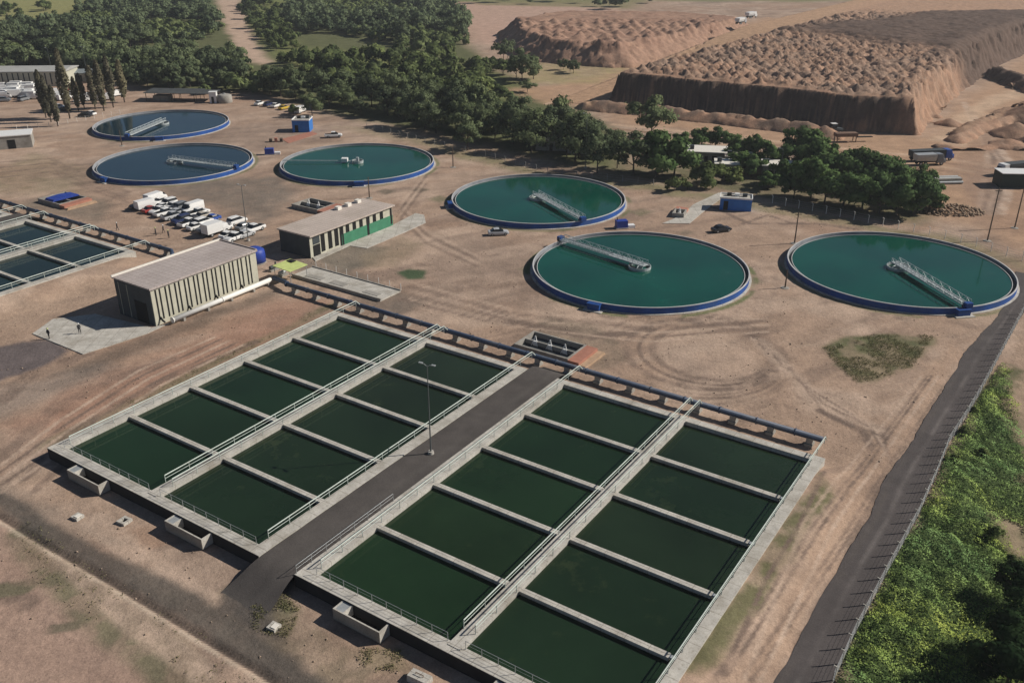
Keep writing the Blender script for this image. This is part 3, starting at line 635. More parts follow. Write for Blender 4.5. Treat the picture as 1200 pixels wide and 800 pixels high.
# the road strip between the two far basins
def header(label, v0, v1, bend0=None, bend1=None, z=1.2):
    t = thing('header_pipe', label, 'pipe', (*UV(54.3, (v0+v1)/2), 0), YAW, 'blue header pipes behind the basins'); c = (v0+v1)/2
    path = [(0, v1-c, z), (0, v0-c, z)]
    if bend1: path = [(bend1[0], bend1[1]-c, z-.2), (bend1[0]*.3, v1-c+.6, z)]+path[0:]
    if bend0: path = path+[(-.8, v0-c-1.2, z-.1), (-1.6, v0-c-2.0, z-.4), (-1.9, v0-c-2.3, .1)]
    p = MB(); p.tube(path, .40, 12); p.build('pipe', PIPE_B, t, smooth=True)
    # flange rings and saddles
    n = int(abs(v1-v0)/5.2)
    for k in range(n+1):
        y = v0-c+(v1-v0)*(k+.3)/(n+.6)
        s = MB(); s.box(-.4, .4, y-.4, y+.4, -.1, z-.15); s.box(-.62, .62, y-.5, y+.5, -.1, .3); s.build('saddle', CONC_D, t)
        f = MB(); f.tube([(0, y+1.9, z), (0, y+2.02, z)], .5, 12); f.build('flange', PIPE_B, t)
    return t
header('long blue header pipe along the back of the two near basins', -53.9, 40.5, None, (1.2, 45.5))
header('blue header pipe behind the far left basins, bending down near the striped building', 72.5, 160, True)
# ================================================================== round tanks
W_TANK = mat_water('tank_water', (.002, .046, .033), (.003, .074, .049), .06, .03, False, (.02, .085, .065))
W_TANK2 = mat_water('tank_water_sky_tint', (.008, .026, .040), (.012, .036, .052), .06, .03, False, (.03, .06, .075))  # bluer copy of the tank water, sky reflection put into the colour
TT = 1.22
RT = 20.0
def tank_parts(rt):
    # outer shell: blue paint outside, bare rim and inside
    prof = [(RT, -.3), (RT, TT-.12), (RT, TT), (RT-.22, TT), (RT-.22, .42), (RT-.22, -.3)]
    MB().lathe(prof, 128, mis=[0, 2, 2, 1, 1, 1]).build('tank_wall', [BLUE, CONC_TANK, RIM], rt)
    ch = [(RT-.23, .40), (RT-.82, .40), (RT-.82, .80), (RT-.92, .80), (RT-.92, -.3), (RT-.23, -.3)]
    MB().lathe(ch, 128, mis=[1, 0, 2, 0, 1, 1]).build('launder', [CONC_TANK, LAUND, RIM], rt)
    MB().lathe([(RT+.002, -.3), (RT+.002, .1), (RT+.42, .06), (RT+.42, -.3)], 128).build('footing', CONC, rt)
def bridge(rt, ang, full_deck=.45, length=RT+.1):
    if full_deck < .2:
        # only a slim arm just above the water, with the centre well
        m = MB(); m.tube([(0, .3, 1.15), (length-.3, .3, 1.25)], .07, 6); m.tube([(0, -.3, 1.15), (length-.3, -.3, 1.25)], .05, 6)
        for k in range(9): m.tube([(1.5+k*2, -.3, 1.18), (1.5+k*2, .3, 1.18)], .04, 5)
        o = m.build('scraper_bridge', BRIDGE, rt); o.rotation_euler.z = ang
        c = MB(); c.lathe([(1.5, .6), (1.5, 1.35), (1.38, 1.35), (1.38, .6)], 24); c.tube([(0, 0, .3), (0, 0, 2.1)], .4, 10); c.build('centre_well', BRIDGE, o)
        e = MB(); e.box(2.6, 4.2, -.8, .8, 1.0, 1.9); e.build('float_box', WHITE, o); return o
    br = MB(); z0 = TT+.28
    # drive end, centre column
    
    L0 = 1.3
    m = MB()
    for y in (-.75, .75):
        m.tube([(-L0, y, z0), (length, y, z0)], .09, 6); m.tube([(-L0, y, z0+.85), (length-.4, y, z0+.85)], .06, 6)
        n = 17
        for k in range(n+1):
            x = -L0+(length-.4+L0)*k/n; m.tube([(x, y, z0), (x, y, z0+.85)], .04, 5)
            if k < n:
                x2 = -L0+(length-.4+L0)*(k+1)/n; m.tube([(x, y, z0 if k % 2 else z0+.85), (x2, y, z0+.85 if k % 2 else z0)], .04, 5)
    for k in range(27):
        x = -L0+(length+L0)*k/26; m.tube([(x, -.75, z0), (x, .75, z0)], .05, 5)
    o = m.build('scraper_bridge', BRIDGE, rt); o.rotation_euler.z = ang
    d = MB(); xe = length*full_deck; d.box(-L0, xe, -.72, .72, z0+.06, z0+.12)
    d.box(xe+.01, length+.2, -.32, .32, z0+.065, z0+.11)
    d.build('deck', BRIDGE, o)
    c = MB(); c.lathe([(2.1, .5), (2.1, 1.2), (1.98, 1.2), (1.98, .5)], 28); c.tube([(0, 0, .3), (0, 0, z0)], .55, 12)
    for q in range(4):
        a = q*math.pi/2+.4; c.tube([(2.04*math.cos(a), 2.04*math.sin(a), 1.4), (.3*math.cos(a), .3*math.sin(a), z0)], .07, 5)
    c.build('centre_well', BRIDGE, o)
    e = MB(); e.box(length-.5, length+.45, -.6, .6, TT+.02, z0+.55); e.box(length-.45, length+.1, -.9, -.62, TT+.02, z0+.1); e.build('drive_unit', BLUE, o)
    for y in (-.95, .8): 
        w = MB(); w.tube([(length-.15, y, TT+.22), (length-.15, y+.15, TT+.22)], .22, 12); w.build('wheel', RUBBER, o)
    return o
TK = [((-108.69, 286.79), 'farthest round tank, sky-tinted blue water, nearest the row of thin poplars', (150, 160), W_TANK2, .98, None),
      ((-89.0, 239.3), 'round tank with sky-tinted blue water beside the parked vehicles, in front of the farthest tank', (281, 197.5), W_TANK2, .5, (120, 211)),
      ((-40.66, 239.04), 'round teal tank with its bridge pointing left, close to the bright blue shed', (330, 188), W_TANK, .1, (421, 217)),
      ((6.09, 205.76), 'round teal tank in the middle of the yard, backed by the tree row', (682, 258), W_TANK, .55, (524, 240)),
      ((23.83, 160.8), 'round teal tank right behind the near basins, its bridge running to the upper left rim', (662, 283), W_TANK, .35, (690, 364)),
      ((72.02, 160.69), 'round teal tank at the bend of the fenced road', (1136, 361), W_TANK, .45, None)]
for (cx, cy), lab, e, wm, fd, boxpx in TK:
    rt = thing('round_tank', lab, 'clarifier tank', (cx, cy, 0), 0, 'round clarifier tanks')
    tank_parts(rt)
    ex, ey = G(*e, TT); ang = math.atan2(ey-cy, ex-cx)
    bridge(rt, ang, fd)
    if boxpx or True:
        # outlet chamber standing proud of the wall
        if boxpx: bx, by = G(*boxpx, .6)
        else: bx, by = (G(1128, 368, .2) if cx > 70 else (cx+.3*RT, cy-RT))
        a2 = math.atan2(by-cy, bx-cx)
        k = MB(); k.box(RT-.05, RT+1.0, -1.1, 1.1, -.2, TT-.16, 0); k.box(RT-.1, RT+1.1, -1.2, 1.2, TT-.16, TT-.06, 0); o = k.build('outlet_chamber', [BLUE, CONC_TANK], rt); o.rotation_euler.z = a2
        k = MB(); k.box(RT+.02, RT+1.6, -1.7, 1.7, -.3, .08); o = k.build('footing', CONC, rt); o.rotation_euler.z = a2
    n = 96; m = MB(); m.v = [(math.cos(2*math.pi*q/n)*(RT-.88), math.sin(2*math.pi*q/n)*(RT-.88), 0) for q in range(n)]; m.f = [tuple(range(n))]; m.m = [0]
    tag(m.build('water', wm, loc=(cx, cy, .70)), kind='structure')

# ================================================================== buildings
bd = thing('striped_building', 'flat roofed cream building with dark vertical slit windows, beside the near basins', 'building', (*UV(31.6, 47.3), 0), YAW)
LB, DB, HB = 22.0, 9.4, 6.3
m = MB(); m.box(0, LB, 0, DB, -.2, HB); m.build('wall', [WALLP], bd)
m = MB(); m.box(-.02, -.10, .05, DB-.05, -.1, HB-.2, 0)
o = m.build('end_cladding', SLATE, bd)
MB().box(-.16, -.105, 1.6, 4.6, -.05, 3.6).build('door_opening', DARK, bd)
m = MB(); m.box(-.25, LB+.2, -.25, DB+.2, HB, HB+.22); o = m.build('roof', ROOF1, bd)
m = MB(); m.box(-.3, LB+.25, DB+.05, DB+.3, HB+.05, HB+.50); m.build('parapet', TRIM, o)
m = MB(); m.box(-.28, LB+.22, -.3, -.12, HB-.05, HB+.32); m.box(LB+.05, LB+.26, -.1, DB, HB+.05, HB+.40); m.build('parapet', ROOF1, o)
n = 11
for k in range(n):
    x = .75+k*(LB-1.3)/n
    for q in (0, .78):
        MB().box(x+q, x+q+.26, -.05, .04, .75, HB-.35).build('window', DARK, bd)
for k in range(12):
    MB().box(-.15, -.095, 5.0+k*.36, 5.08+k*.36, .1, HB-.4).build('seam', WALLP, bd) if k in (3, 9) else None
for k in (0, 3, 6, 9):
    x = 1.0+k*(LB-1.3)/n; mm = MB(); mm.tube([(x, -.06, 1.2), (x, -.5, .7), (x, -1.0, .55)], .16, 8); mm.build('downpipe', DARK, bd)
pw = thing('water_main', 'thick white pipe along the foot of the striped building', 'pipe', (*UV(31.6, 45.6), 0), YAW)
m = MB(); m.tube([(2.0, 0, .75), (23.2, 0, .85)], .42, 14); m.build('pipe', PIPE_WHITE, pw, smooth=True)
m = MB(); m.tube([(12.1, 0, .79), (12.3, 0, .79)], .52, 14); m.tube([(1.9, 0, .75), (2.05, 0, .75)], .52, 14); m.build('flange', PIPE_WHITE, pw)
for x in (4, 9, 14, 19, 22.4): MB().box(x-.2, x+.2, -.4, .4, -.1, .48).build('saddle', CONC_D, pw)
b2 = thing('long_building', 'flat roofed pale building with green lower wall and dark window slits', 'building', (*UV(68.6, 49.3), 0), YAW)
L2, D2, H2 = 24.3, 8.2, 4.3
MB().box(0, L2, 0, D2, -.2, H2).build('wall', WALLP, b2)
MB().box(-.09, -.01, .05, D2-.05, -.1, H2-.1).build('end_cladding', SLATE, b2)
MB().box(8.3, 16.2, -.07, .02, 0, 2.35).build('lower_panel', GREENW, b2); MB().box(16.9, L2, -.07, .02, 0, 2.35).build('lower_panel', GREENW, b2)
for k, x in enumerate([.7, 3.0, 5.0, 6.8, 8.3]):
    for q in (0, .55):
        if k: MB().box(x+q, x+q+.42, -.09, .03, .45 if k < 4 else .1, H2-.35).build('window', DARK, b2)
for x in [10.1, 12.1, 14.1, 16.2, 18.2, 20.4]:
    for q in (0, .52): MB().box(x+q, x+q+.38, -.09, .03, 2.4, H2-.35).build('window', DARK, b2)
MB().box(.8, 2.6, -.10, .03, .05, 2.3).build('door', DARK, b2); MB().box(16.25, 16.8, -.10, .03, .05, 3.6).build('door', DARK, b2)
MB().box(.8, 2.6, -.09, .03, 2.5, H2-.4).build('window', SLATE, b2)
MB().box(23.6, 24.1, -.1, .03, .5, H2-.3).build('window', DARK, b2)
o = MB().box(-.3, L2+.35, -.55, D2+.3, H2, H2+.28).build('roof', ROOF2, b2)
for k in range(3): MB().box(15+3*k, 16.1+3*k, D2-1.6, D2-.6, H2+.28, H2+.95).build('roof_unit', TRIM, o)
tk = thing('tarp_covered_tank', 'deep blue covered tank in the shade between the two flat roofed buildings', 'tank', UV(61.0, 56.5), YAW)
m = MB(); m.lathe([(.01, 3.1), (1.2, 2.95), (1.9, 2.5), (2.0, 1.6), (2.0, .1), (.01, .1)], 24, closed=False); m.build('cover', TARP, tk, smooth=True)
MB().lathe([(2.1, -.1), (2.1, .25), (1.7, .25), (1.7, -.1)], 24).build('base', CONC_D, tk)
cn = thing('canopy', 'small yellow green canopy on steel posts by the end of the blue pipe', 'canopy', G(338, 312, 2.6), YAW)
o = MB().profile_x([(-2.2, 2.5), (2.2, 2.75), (2.2, 2.85), (-2.2, 2.6)], -1.8, 2.6).build('roof', YEL, cn)
MB().box(1.3, 2.3, .4, 1.8, 2.83, 2.95).build('skylight', DARK, o)
for x in (-1.6, 2.4):
    for y in (-2.0, 2.0): MB().tube([(x, y, -.1), (x, y, 2.6)], .07, 6).build('post', GALV, cn)
for k, (u, v) in enumerate(((60, 50.5), (59.0, 47.0))):
    g = thing('pump_set', ['dark green pump set in the gap between the flat roofed buildings', 'grey pump set beside the yellow green canopy'][k], 'pump', UV(u, v), YAW)
    m = MB(); m.box(-1, 1, -.5, .5, -.1, .25); m.build('base', CONC_D, g)
    m = MB(); m.tube([(-.8, 0, .65), (.3, 0, .65)], .36, 12); m.tube([(.3, 0, .65), (.8, 0, .65)], .2, 10); m.tube([(.6, 0, .65), (.6, 0, 1.5)], .16, 8); m.build('motor', [SLATE, GALV][k], g)
# drying slab with a row of posts
ds = thing('drying_slab', 'long low concrete slab with a row of thin posts beside the blue pipe', 'slab', UV(62.2, 34.4), YAW)
m = MB(); m.box(-2.6, 2.8, -10.6, 10.8, -.2, .25); m.build('bed', CONC, ds)
m = MB(); m.box(-2.65, -2.4, -10.7, 10.9, .25, .5); m.box(2.6, 2.85, -10.7, 10.9, .25, .42)
m.build('kerb_edge', CONC_D, ds)
for k in range(9): MB().tube([(3.4, -10.2+k*2.6, -.1), (3.4, -10.2+k*2.6, 1.25)], .06, 6).build('post', PIPE_WHITE, ds)
for k, (a, b, w) in enumerate(((-9, -5.5, 1.2), (-1, 2.5, 1.6), (4.5, 8.5, 1.3))): MB().box(-1.6, -1.6+w, a, b, .25, .31).build('hatch', CONC_D, ds)
def chamber(label, loc, rot, Lx, Ly, orange=True, tarp=False, frames=3, h=.9):
    c = thing('valve_chamber', label, 'chamber', loc, rot, 'open concrete valve chambers'); t = .3
    m = MB(); m.box(-Lx/2, Lx/2, -Ly/2, -Ly/2+t, -.2, h); m.box(-Lx/2, Lx/2, Ly/2-t, Ly/2, -.2, h-.004)
    m.box(-Lx/2, -Lx/2+t, -Ly/2+t, Ly/2-t, -.2, h-.008); m.box(Lx/2-t, Lx/2, -Ly/2+t, Ly/2-t, -.2, h-.008); m.build('chamber_wall', CONC_D, c)
    MB().box(-Lx/2+t, Lx/2-t, -Ly/2+t, Ly/2-t, -.2, .06).build('floor', SLATE, c)
    MB().box(-Lx/2+t, Lx/2-t, -.12, .12, .06, h-.12).build('partition', CONC_D, c)
    for k in range(frames):
        x = -Lx/2+Lx*(k+.8)/(frames+.6)
        g = MB(); g.tube([(x-.55, -.35, .06), (x, 0, h+.75)], .07, 5); g.tube([(x+.55, -.35, .06), (x, 0, h+.75)], .07, 5); g.tube([(x, .5, .06), (x, 0, h+.75)], .07, 5); g.box(x-.35, x+.35, -.25, .1, .06, .8)
        g.build('gate_frame', WHITE, c)
    if orange:
        MB().profile_x([(-Ly/2, -.1), (Ly/2, -.1), (Ly/2, h*.95), (-Ly/2, h*.8)], Lx/2+.005, Lx/2+1.9).build('end_slab', ORANGE, c)
        MB().profile_x([(-Ly/2-.2, -.1), (Ly/2+.6, -.1), (Ly/2+.2, .4), (-Ly/2+.2, .3)], Lx/2+1.91, Lx/2+3.0).build('earth_bank', mat('loose_earth', (.42, .29, .19), .95, .2, 1.0, .4), c)
    if tarp:
        MB().profile_x([(-Ly/2+.1, h), (-Ly/2+.5, h+.4), (0, h+.55), (Ly/2-.5, h+.35), (Ly/2-.1, h)], -1.6, 1.6).build('tarp', TARP, c)
    return c
RV = YAW-math.pi/2
chamber('open concrete chamber with white gate frames and an orange end, behind the near basins', UV(59.6, -10.6), RV, 9.6, 5.8)
a = G(74, 236); chamber('open chamber under a dark blue tarp, near the far left basins', a, RV, 8.5, 7.0, True, True, 0)
a = G(368, 243); chamber('open chamber with an orange end close behind the long pale building', a, RV, 8.0, 6.0, True, False, 2)
a = G(796, 252); chamber('half buried orange ended chamber by the curved concrete path', a, R(70), 3.6, 2.6, True, False, 1)
# blue sheds
def shed(label, A, B, C, h):
    A, B, C = Vector(A), Vector(B), Vector(C); ux = (B-A); lx = ux.length; rot = math.atan2(ux.y, ux.x); ly = abs((C-B).dot(Vector((-ux.y, ux.x)).normalized()))
    s = thing('blue_shed', label, 'shed', (A.x, A.y, 0), rot, 'small blue sheds')
    MB().box(0, lx, 0, ly, -.1, h).build('wall', BLUE_S, s)
    m = MB(); m.box(-.12, lx+.12, -.12, .08, h, h+.35); m.box(-.12, lx+.12, ly-.08, ly+.12, h, h+.35); m.box(-.12, .08, .08, ly-.08, h, h+.345); m.box(lx-.08, lx+.12, .08, ly-.08, h, h+.345)
    o = m.build('roof', WHITE, s); MB().box(.08, lx-.08, .08, ly-.08, h, h+.08).build('roof_deck', CONC, o)
    for k in range(3): MB().box(lx*(.2+.25*k), lx*(.2+.25*k)+1.0, ly*.55, ly*.55+.9, h+.08, h+.7).build('roof_tank', [DARK, WHITE, SLATE][k], o)
    MB().box(.8, 1.8, -.03, .02, 0, 2.1).build('door', DARK, s)
    return s
shed('bright blue shed with a white roof beside the farthest teal tank, under the trees', G(343, 155), G(363, 155), G(382, 150.5), 3.4)
shed('dark blue shed with roof tanks standing by the far boundary fence', G(843, 245.5), G(880, 248), G(887, 243), 2.6)
# ================================================================== vehicles
PAINT = {}
def paint(n, c):
    if n not in PAINT: PAINT[n] = mat('car_paint_'+n, c, .3, .03, 2.0, spec=.5)
    return PAINT[n]
CP = {'white': (.72, .72, .70), 'silver': (.40, .41, .42), 'grey': (.17, .18, .19), 'black': (.02, .02, .022), 'dark blue': (.02, .03, .09), 'red': (.30, .03, .025), 'beige': (.45, .41, .34), 'yellow': (.55, .38, .05), 'blue': (.03, .08, .32)}
def wheels(t, xs, w, r):
    for x in xs:
        for y in (-w, w):
            m = MB(); m.tube([(x, y-.11, r), (x, y+.11, r)], r, 14); o = m.build('wheel', RUBBER, t)
            MB().tube([(x, y+(.115 if y > 0 else -.115)-.005, r), (x, y+(.115 if y > 0 else -.115)+.005, r)], r*.55, 10).build('rim', GALV, o)
def loft(sections, mi=0):
    """a closed shell through outlines of equal length lying across the x axis"""
    m = MB(); n = len(sections[0][1])
    for x, sec in sections: m.v += [(x, y, z) for y, z in sec]
    for i in range(len(sections)-1):
        for q in range(n):
            a = i*n+q; b = i*n+(q+1) % n; m.f.append((a, b, b+n, a+n)); m.m.append(mi)
    m.f.append(tuple(range(n))); m.f.append(tuple((len(sections)-1)*n+n-1-i for i in range(n))); m.m += [mi, mi]
    return m
def sec(w, z0, z1, top=.92):
    return [(-w, z0), (w, z0), (w*1.02, (z0+z1)/2), (w*top, z1), (-w*top, z1), (-w*1.02, (z0+z1)/2)]
PROTO = {}
def car(kind, colour, loc, rot, label, group='vehicles parked in the yard', cat=None):
    key = (kind, colour)
    if key in PROTO: return dup(PROTO[key], loc, rot, label, group)
    names = {'sedan': 'parked_car', 'suv': 'parked_suv', 'pickup': 'pickup_truck', 'van': 'parked_van', 'box': 'box_truck'}
    t = thing(names[kind], label, cat or {'sedan': 'car', 'suv': 'car', 'pickup': 'pickup', 'van': 'van', 'box': 'truck'}[kind], loc, rot, group)
    p = paint(colour, CP[colour])
    if kind == 'sedan':
        loft([(-2.15, sec(.72, .35, .72)), (-2.05, sec(.84, .28, .88)), (-1.2, sec(.88, .25, .95)), (.9, sec(.88, .25, .92)), (1.8, sec(.85, .27, .80)), (2.15, sec(.74, .33, .62))]).build('body', p, t)
        loft([(-1.65, sec(.70, .86, .93)), (-1.05, sec(.78, .86, 1.36, .80)), (.1, sec(.80, .86, 1.42, .78)), (1.05, sec(.76, .84, .92))]).build('window', GLASS, t)
        loft([(-.98, sec(.64, 1.34, 1.40)), (-.4, sec(.67, 1.36, 1.45)), (.15, sec(.64, 1.36, 1.43))]).build('roof', p, t)
        wheels(t, (-1.3, 1.35), .78, .32)
    elif kind == 'suv':
        loft([(-2.2, sec(.80, .4, .9)), (-2.1, sec(.90, .35, 1.05)), (-1.2, sec(.93, .32, 1.1)), (1.0, sec(.93, .32, 1.08)), (1.9, sec(.90, .34, 1.0)), (2.2, sec(.8, .4, .8))]).build('body', p, t)
        loft([(-2.1, sec(.80, 1.03, 1.10)), (-1.85, sec(.82, 1.03, 1.62, .84)), (.35, sec(.84, 1.03, 1.68, .82)), (1.15, sec(.80, 1.03, 1.10))]).build('window', GLASS, t)
        loft([(-1.9, sec(.69, 1.6, 1.70)), (-.8, sec(.70, 1.62, 1.76)), (.42, sec(.69, 1.62, 1.70))]).build('roof', p, t)
        wheels(t, (-1.35, 1.4), .82, .37)
    elif kind == 'pickup':
        loft([(-2.6, sec(.86, .45, .95)), (-2.5, sec(.90, .40, 1.02)), (-.6, sec(.92, .38, 1.02)), (1.1, sec(.92, .38, 1.06)), (2.2, sec(.88, .40, .98)), (2.55, sec(.80, .45, .80))]).build('body', p, t)
        loft([(-.75, sec(.78, 1.0, 1.05)), (-.55, sec(.80, 1.0, 1.60, .85)), (.55, sec(.82, 1.0, 1.64, .82)), (1.35, sec(.78, 1.0, 1.08))]).build('window', GLASS, t)
        loft([(-.6, sec(.68, 1.57, 1.66)), (0, sec(.69, 1.6, 1.71)), (.62, sec(.68, 1.58, 1.66))]).build('roof', p, t)
        MB().box(-2.42, -.8, -.74, .74, 1.0, 1.035).build('cargo_bed', DARK, t)
        wheels(t, (-1.55, 1.65), .82, .38)
    elif kind == 'van':
        loft([(-2.7, sec(.95, .45, 2.15, .9)), (1.2, sec(.97, .40, 2.2, .9)), (1.9, sec(.95, .40, 1.75, .88)), (2.45, sec(.92, .42, 1.15)), (2.7, sec(.85, .45, .85))]).build('body', p, t)
        loft([(1.25, sec(.86, 1.3, 2.12, .9)), (1.55, sec(.93, 1.25, 2.02, .92)), (2.02, sec(.90, 1.25, 1.72, .92)), (2.36, sec(.84, 1.2, 1.3))]).build('window', GLASS, t)
        wheels(t, (-1.7, 1.75), .85, .36)
    elif kind == 'box':
        m = MB(); m.box(-3.0, 1.0, -1.05, 1.05, .75, 2.75); m.build('cargo_box', p, t)
        loft([(1.1, sec(.98, .5, 2.1, .92)), (2.2, sec(.98, .5, 2.05, .9)), (2.7, sec(.95, .5, 1.3)), (2.9, sec(.9, .55, 1.1))]).build('cab', p, t)
        loft([(1.6, sec(.9, 1.3, 2.0, .95)), (2.28, sec(.93, 1.28, 1.98, .9)), (2.72, sec(.86, 1.25, 1.35))]).build('window', GLASS, t)
        MB().box(-2.95, 1.05, -.5, .5, .5, .75).build('chassis', DARK, t)
        wheels(t, (-1.9, 1.9), .88, .42)
    PROTO[key] = t; return t
mid = [('sedan', 'white', 192, 244.5, 'white saloon car between the two rows, above the dark red car'), ('sedan', 'silver', 209, 251, 'silver saloon car between the two rows, above the dark blue car'), ('pickup', 'white', 220, 255, 'white pickup between the two rows, right of the silver saloon'), ('sedan', 'black', 230, 259, 'black saloon car between the two rows, below the white pickups'), ('suv', 'white', 239, 263, 'white off-roader between the two rows, left of the box truck'), ('sedan', 'white', 262, 270, 'white saloon car behind the white box truck, away from the rear row'), ('sedan', 'silver', 288, 277, 'silver saloon car right of the last white pickup near the lamp post')]
LOT = R(0)+math.atan2(.83, .555)
front = [('sedan', 'black', 163, 243, 'black saloon car at the far left end of the front parked row'), ('van', 'white', 173, 244, 'white van beside the black car at the left end of the front parked row'),
 ('sedan', 'red', 178, 248, 'dark red car in the front parked row, the only red one'), ('sedan', 'white', 186, 249, 'white saloon car just right of the dark red car'),
 ('pickup', 'white', 194, 252, 'white pickup second to the right of the dark red car'), ('pickup', 'silver', 203, 256, 'silver pickup left of the dark blue car in the front row'),
 ('suv', 'dark blue', 213, 261, 'dark blue car in the middle of the front parked row'), ('pickup', 'white', 222, 264, 'white pickup just right of the dark blue car in the front row'),
 ('sedan', 'white', 231, 268, 'white saloon car left of the grey one in the front row'), ('suv', 'grey', 242, 271, 'grey car parked left of the white box truck'),
 ('box', 'white', 254, 274, 'white box truck near the right end of the front parked row'), ('sedan', 'white', 268, 278, 'white saloon car just right of the white box truck'),
 ('pickup', 'white', 276, 281, 'white pickup closing the right end of the front parked row')]
back = [('van', 'white', 183, 236, 'white van at the left end of the rear parked row'), ('sedan', 'white', 190, 238, 'white saloon car second from the left end of the rear row'), ('suv', 'white', 197, 241, 'white off-roader left of the grey cars in the rear row'),
 ('sedan', 'white', 205, 243, 'white saloon car just left of the grey cars in the rear row'), ('suv', 'grey', 215, 244, 'dark grey off-roader in the middle of the rear parked row'),
 ('van', 'white', 226, 248, 'white van just right of the grey off-roader in the rear row'), ('pickup', 'white', 233, 252, 'white pickup second to the right of the grey off-roader in the rear row'),
 ('sedan', 'beige', 239, 255, 'cream saloon car left of the blue car in the rear row'), ('sedan', 'blue', 248, 259, 'blue saloon car at the right end of the rear parked row'),
 ('suv', 'white', 278, 262, 'large white off-roader standing apart, right of the rear parked row'), ('sedan', 'grey', 287, 268, 'grey car half hidden behind the white off-roader near the lamp post'), ('pickup', 'white', 298, 271, 'white pickup parked rightmost, beside the tall lamp post')]
for k, (kd, c, x, y, lab) in enumerate(front+back+mid):
    car(kd, c, G(x, y), LOT+(0 if k % 3 else math.pi)+random.uniform(-.09, .09), lab, 'vehicles parked in two rows')
car('sedan', 'silver', G(584, 275), R(8), 'silver car alone on the bare ground below the middle teal tank', 'cars standing alone in the yard')
car('sedan', 'black', G(845, 271), R(20), 'black car alone on the bare ground near the curved concrete path', 'cars standing alone in the yard')
car('pickup', 'white', G(391, 161), R(10), 'white pickup behind the teal tank next to the bright blue shed', 'cars standing alone in the yard')
for k, (c, kd, x, y, lab) in enumerate([('white', 'sedan', 304, 123, 'white car at the left end of the row under the trees'), ('dark blue', 'sedan', 314, 124, 'dark blue car parked under the trees, right of a white one'), ('white', 'sedan', 323, 125.5, 'white car between a blue and a yellow one under the trees'), ('yellow', 'sedan', 333, 128, 'yellow car parked under the trees'), ('white', 'suv', 345, 130, 'white off-roader just right of the yellow car'), ('white', 'van', 352, 132, 'white van at the right end of the row under the trees')]):
    car(kd, c, G(x, y), R(70)+random.uniform(-.2, .2), lab, 'vehicles parked under the trees')
lab_ = ['white van {} the thin poplars and the ribbed shed']
for k, (x, y, kd, c, lab) in enumerate([(4, 112, 'van', 'white', 'white van at the picture edge below the ribbed shed'), (14, 109, 'box', 'white', 'white box truck left in the yard below the ribbed shed'), (22, 113, 'van', 'white', 'white van beside the dark one below the ribbed shed'), (28, 118, 'suv', 'grey', 'dark grey car in front of the white vans below the ribbed shed'), (5, 119, 'suv', 'grey', 'dark grey car at the picture edge below the ribbed shed'), (34, 113, 'box', 'white', 'white box truck close to the first poplar'), (42, 116, 'van', 'white', 'white van just left of the poplar row'), (42, 107, 'box', 'white', 'white box truck by the end of the ribbed shed'),
   (65, 113, 'box', 'white', 'white box truck seen through the left poplars'), (77, 107, 'sedan', 'red', 'bright red car glimpsed between the poplars'), (76, 117, 'van', 'white', 'white van below the red car, between the poplars'), (70, 127, 'sedan', 'white', 'white car nearest the left poplars'), (77, 130, 'sedan', 'black', 'black car at the foot of the poplars'), (96, 119, 'van', 'white', 'white van seen in the middle of the poplar row'), (108, 118, 'box', 'white', 'white box truck seen through the right poplars'), (135, 113, 'van', 'white', 'white van at the right end of the poplar row'), (100, 137, 'sedan', 'black', 'black car on the near side of the poplars'), (106, 135, 'sedan', 'white', 'white car on the near side of the poplars')]):
    car(kd, c, G(x, y), random.uniform(0, 3.1), lab, 'vehicles in the yard behind the poplars')
for k in range(14):
    car('box' if k % 3 else 'van', 'white', G(2+(k*17) % 50, 104+(k*7) % 13), R(12)+random.uniform(-.2, .2), 'white trailer in the tightly packed yard below the ribbed shed', 'white trailers packed in the left yard')
for k in range(6): car('van' if k % 2 else 'sedan', 'white', G(60+k*13, 110+(k*5) % 9), random.uniform(0, 3), 'white vehicle glimpsed between the trunks of the poplars', 'white vehicles glimpsed behind the poplars')
# ------------------------------------------------------------------ trucks and machines of the quarry
def dump_truck(label, loc, rot, cabcol, bodycol=GALV, L=8.0):
    t = thing('dump_truck', label, 'truck', loc, rot, 'trucks at the quarry')
    loft([(-L/2, [(-.95, 1.3), (.95, 1.3), (1.25, 2.2), (1.28, 2.9), (-1.28, 2.9), (-1.25, 2.2)]), (L/2-2.6, [(-.95, 1.15), (.95, 1.15), (1.25, 2.2), (1.28, 3.0), (-1.28, 3.0), (-1.25, 2.2)])]).build('dump_body', bodycol, t)
    MB().box(-L/2, L/2-.2, -.5, .5, .75, 1.12).build('chassis', DARK, t)
    loft([(L/2-2.4, sec(1.2, .8, 3.0, .95)), (L/2-.9, sec(1.2, .7, 2.95, .93)), (L/2-.5, sec(1.18, .7, 1.9)), (L/2, sec(1.1, .7, 1.75))]).build('cab', paint(cabcol, CP[cabcol]), t)
    loft([(L/2-1.4, sec(1.1, 1.95, 2.7, .95)), (L/2-.85, sec(1.16, 1.95, 2.75, .92)), (L/2-.52, sec(1.1, 1.9, 2.0))]).build('window', GLASS, t)
    wheels(t, (-L/2+1.2, -L/2+2.5, L/2-1.1), 1.05, .52); return t
dump_truck('long grey dump truck with a blue cab on the quarry road', G(1090, 188), R(8), 'blue', SLATE, 12)
dump_truck('shorter grey dump truck parked on the near side of the blue cabbed one', G(1088, 193), R(6), 'grey', GALV, 8)
dump_truck('white cabbed truck at the right picture edge on the quarry road', G(1186, 204), R(200), 'white', SLATE, 10)
dump_truck('grey truck climbing the earth ramp on the spoil plateau', (*G(868, 28, 10.4), 10.3), R(50), 'silver', WHITE, 8)
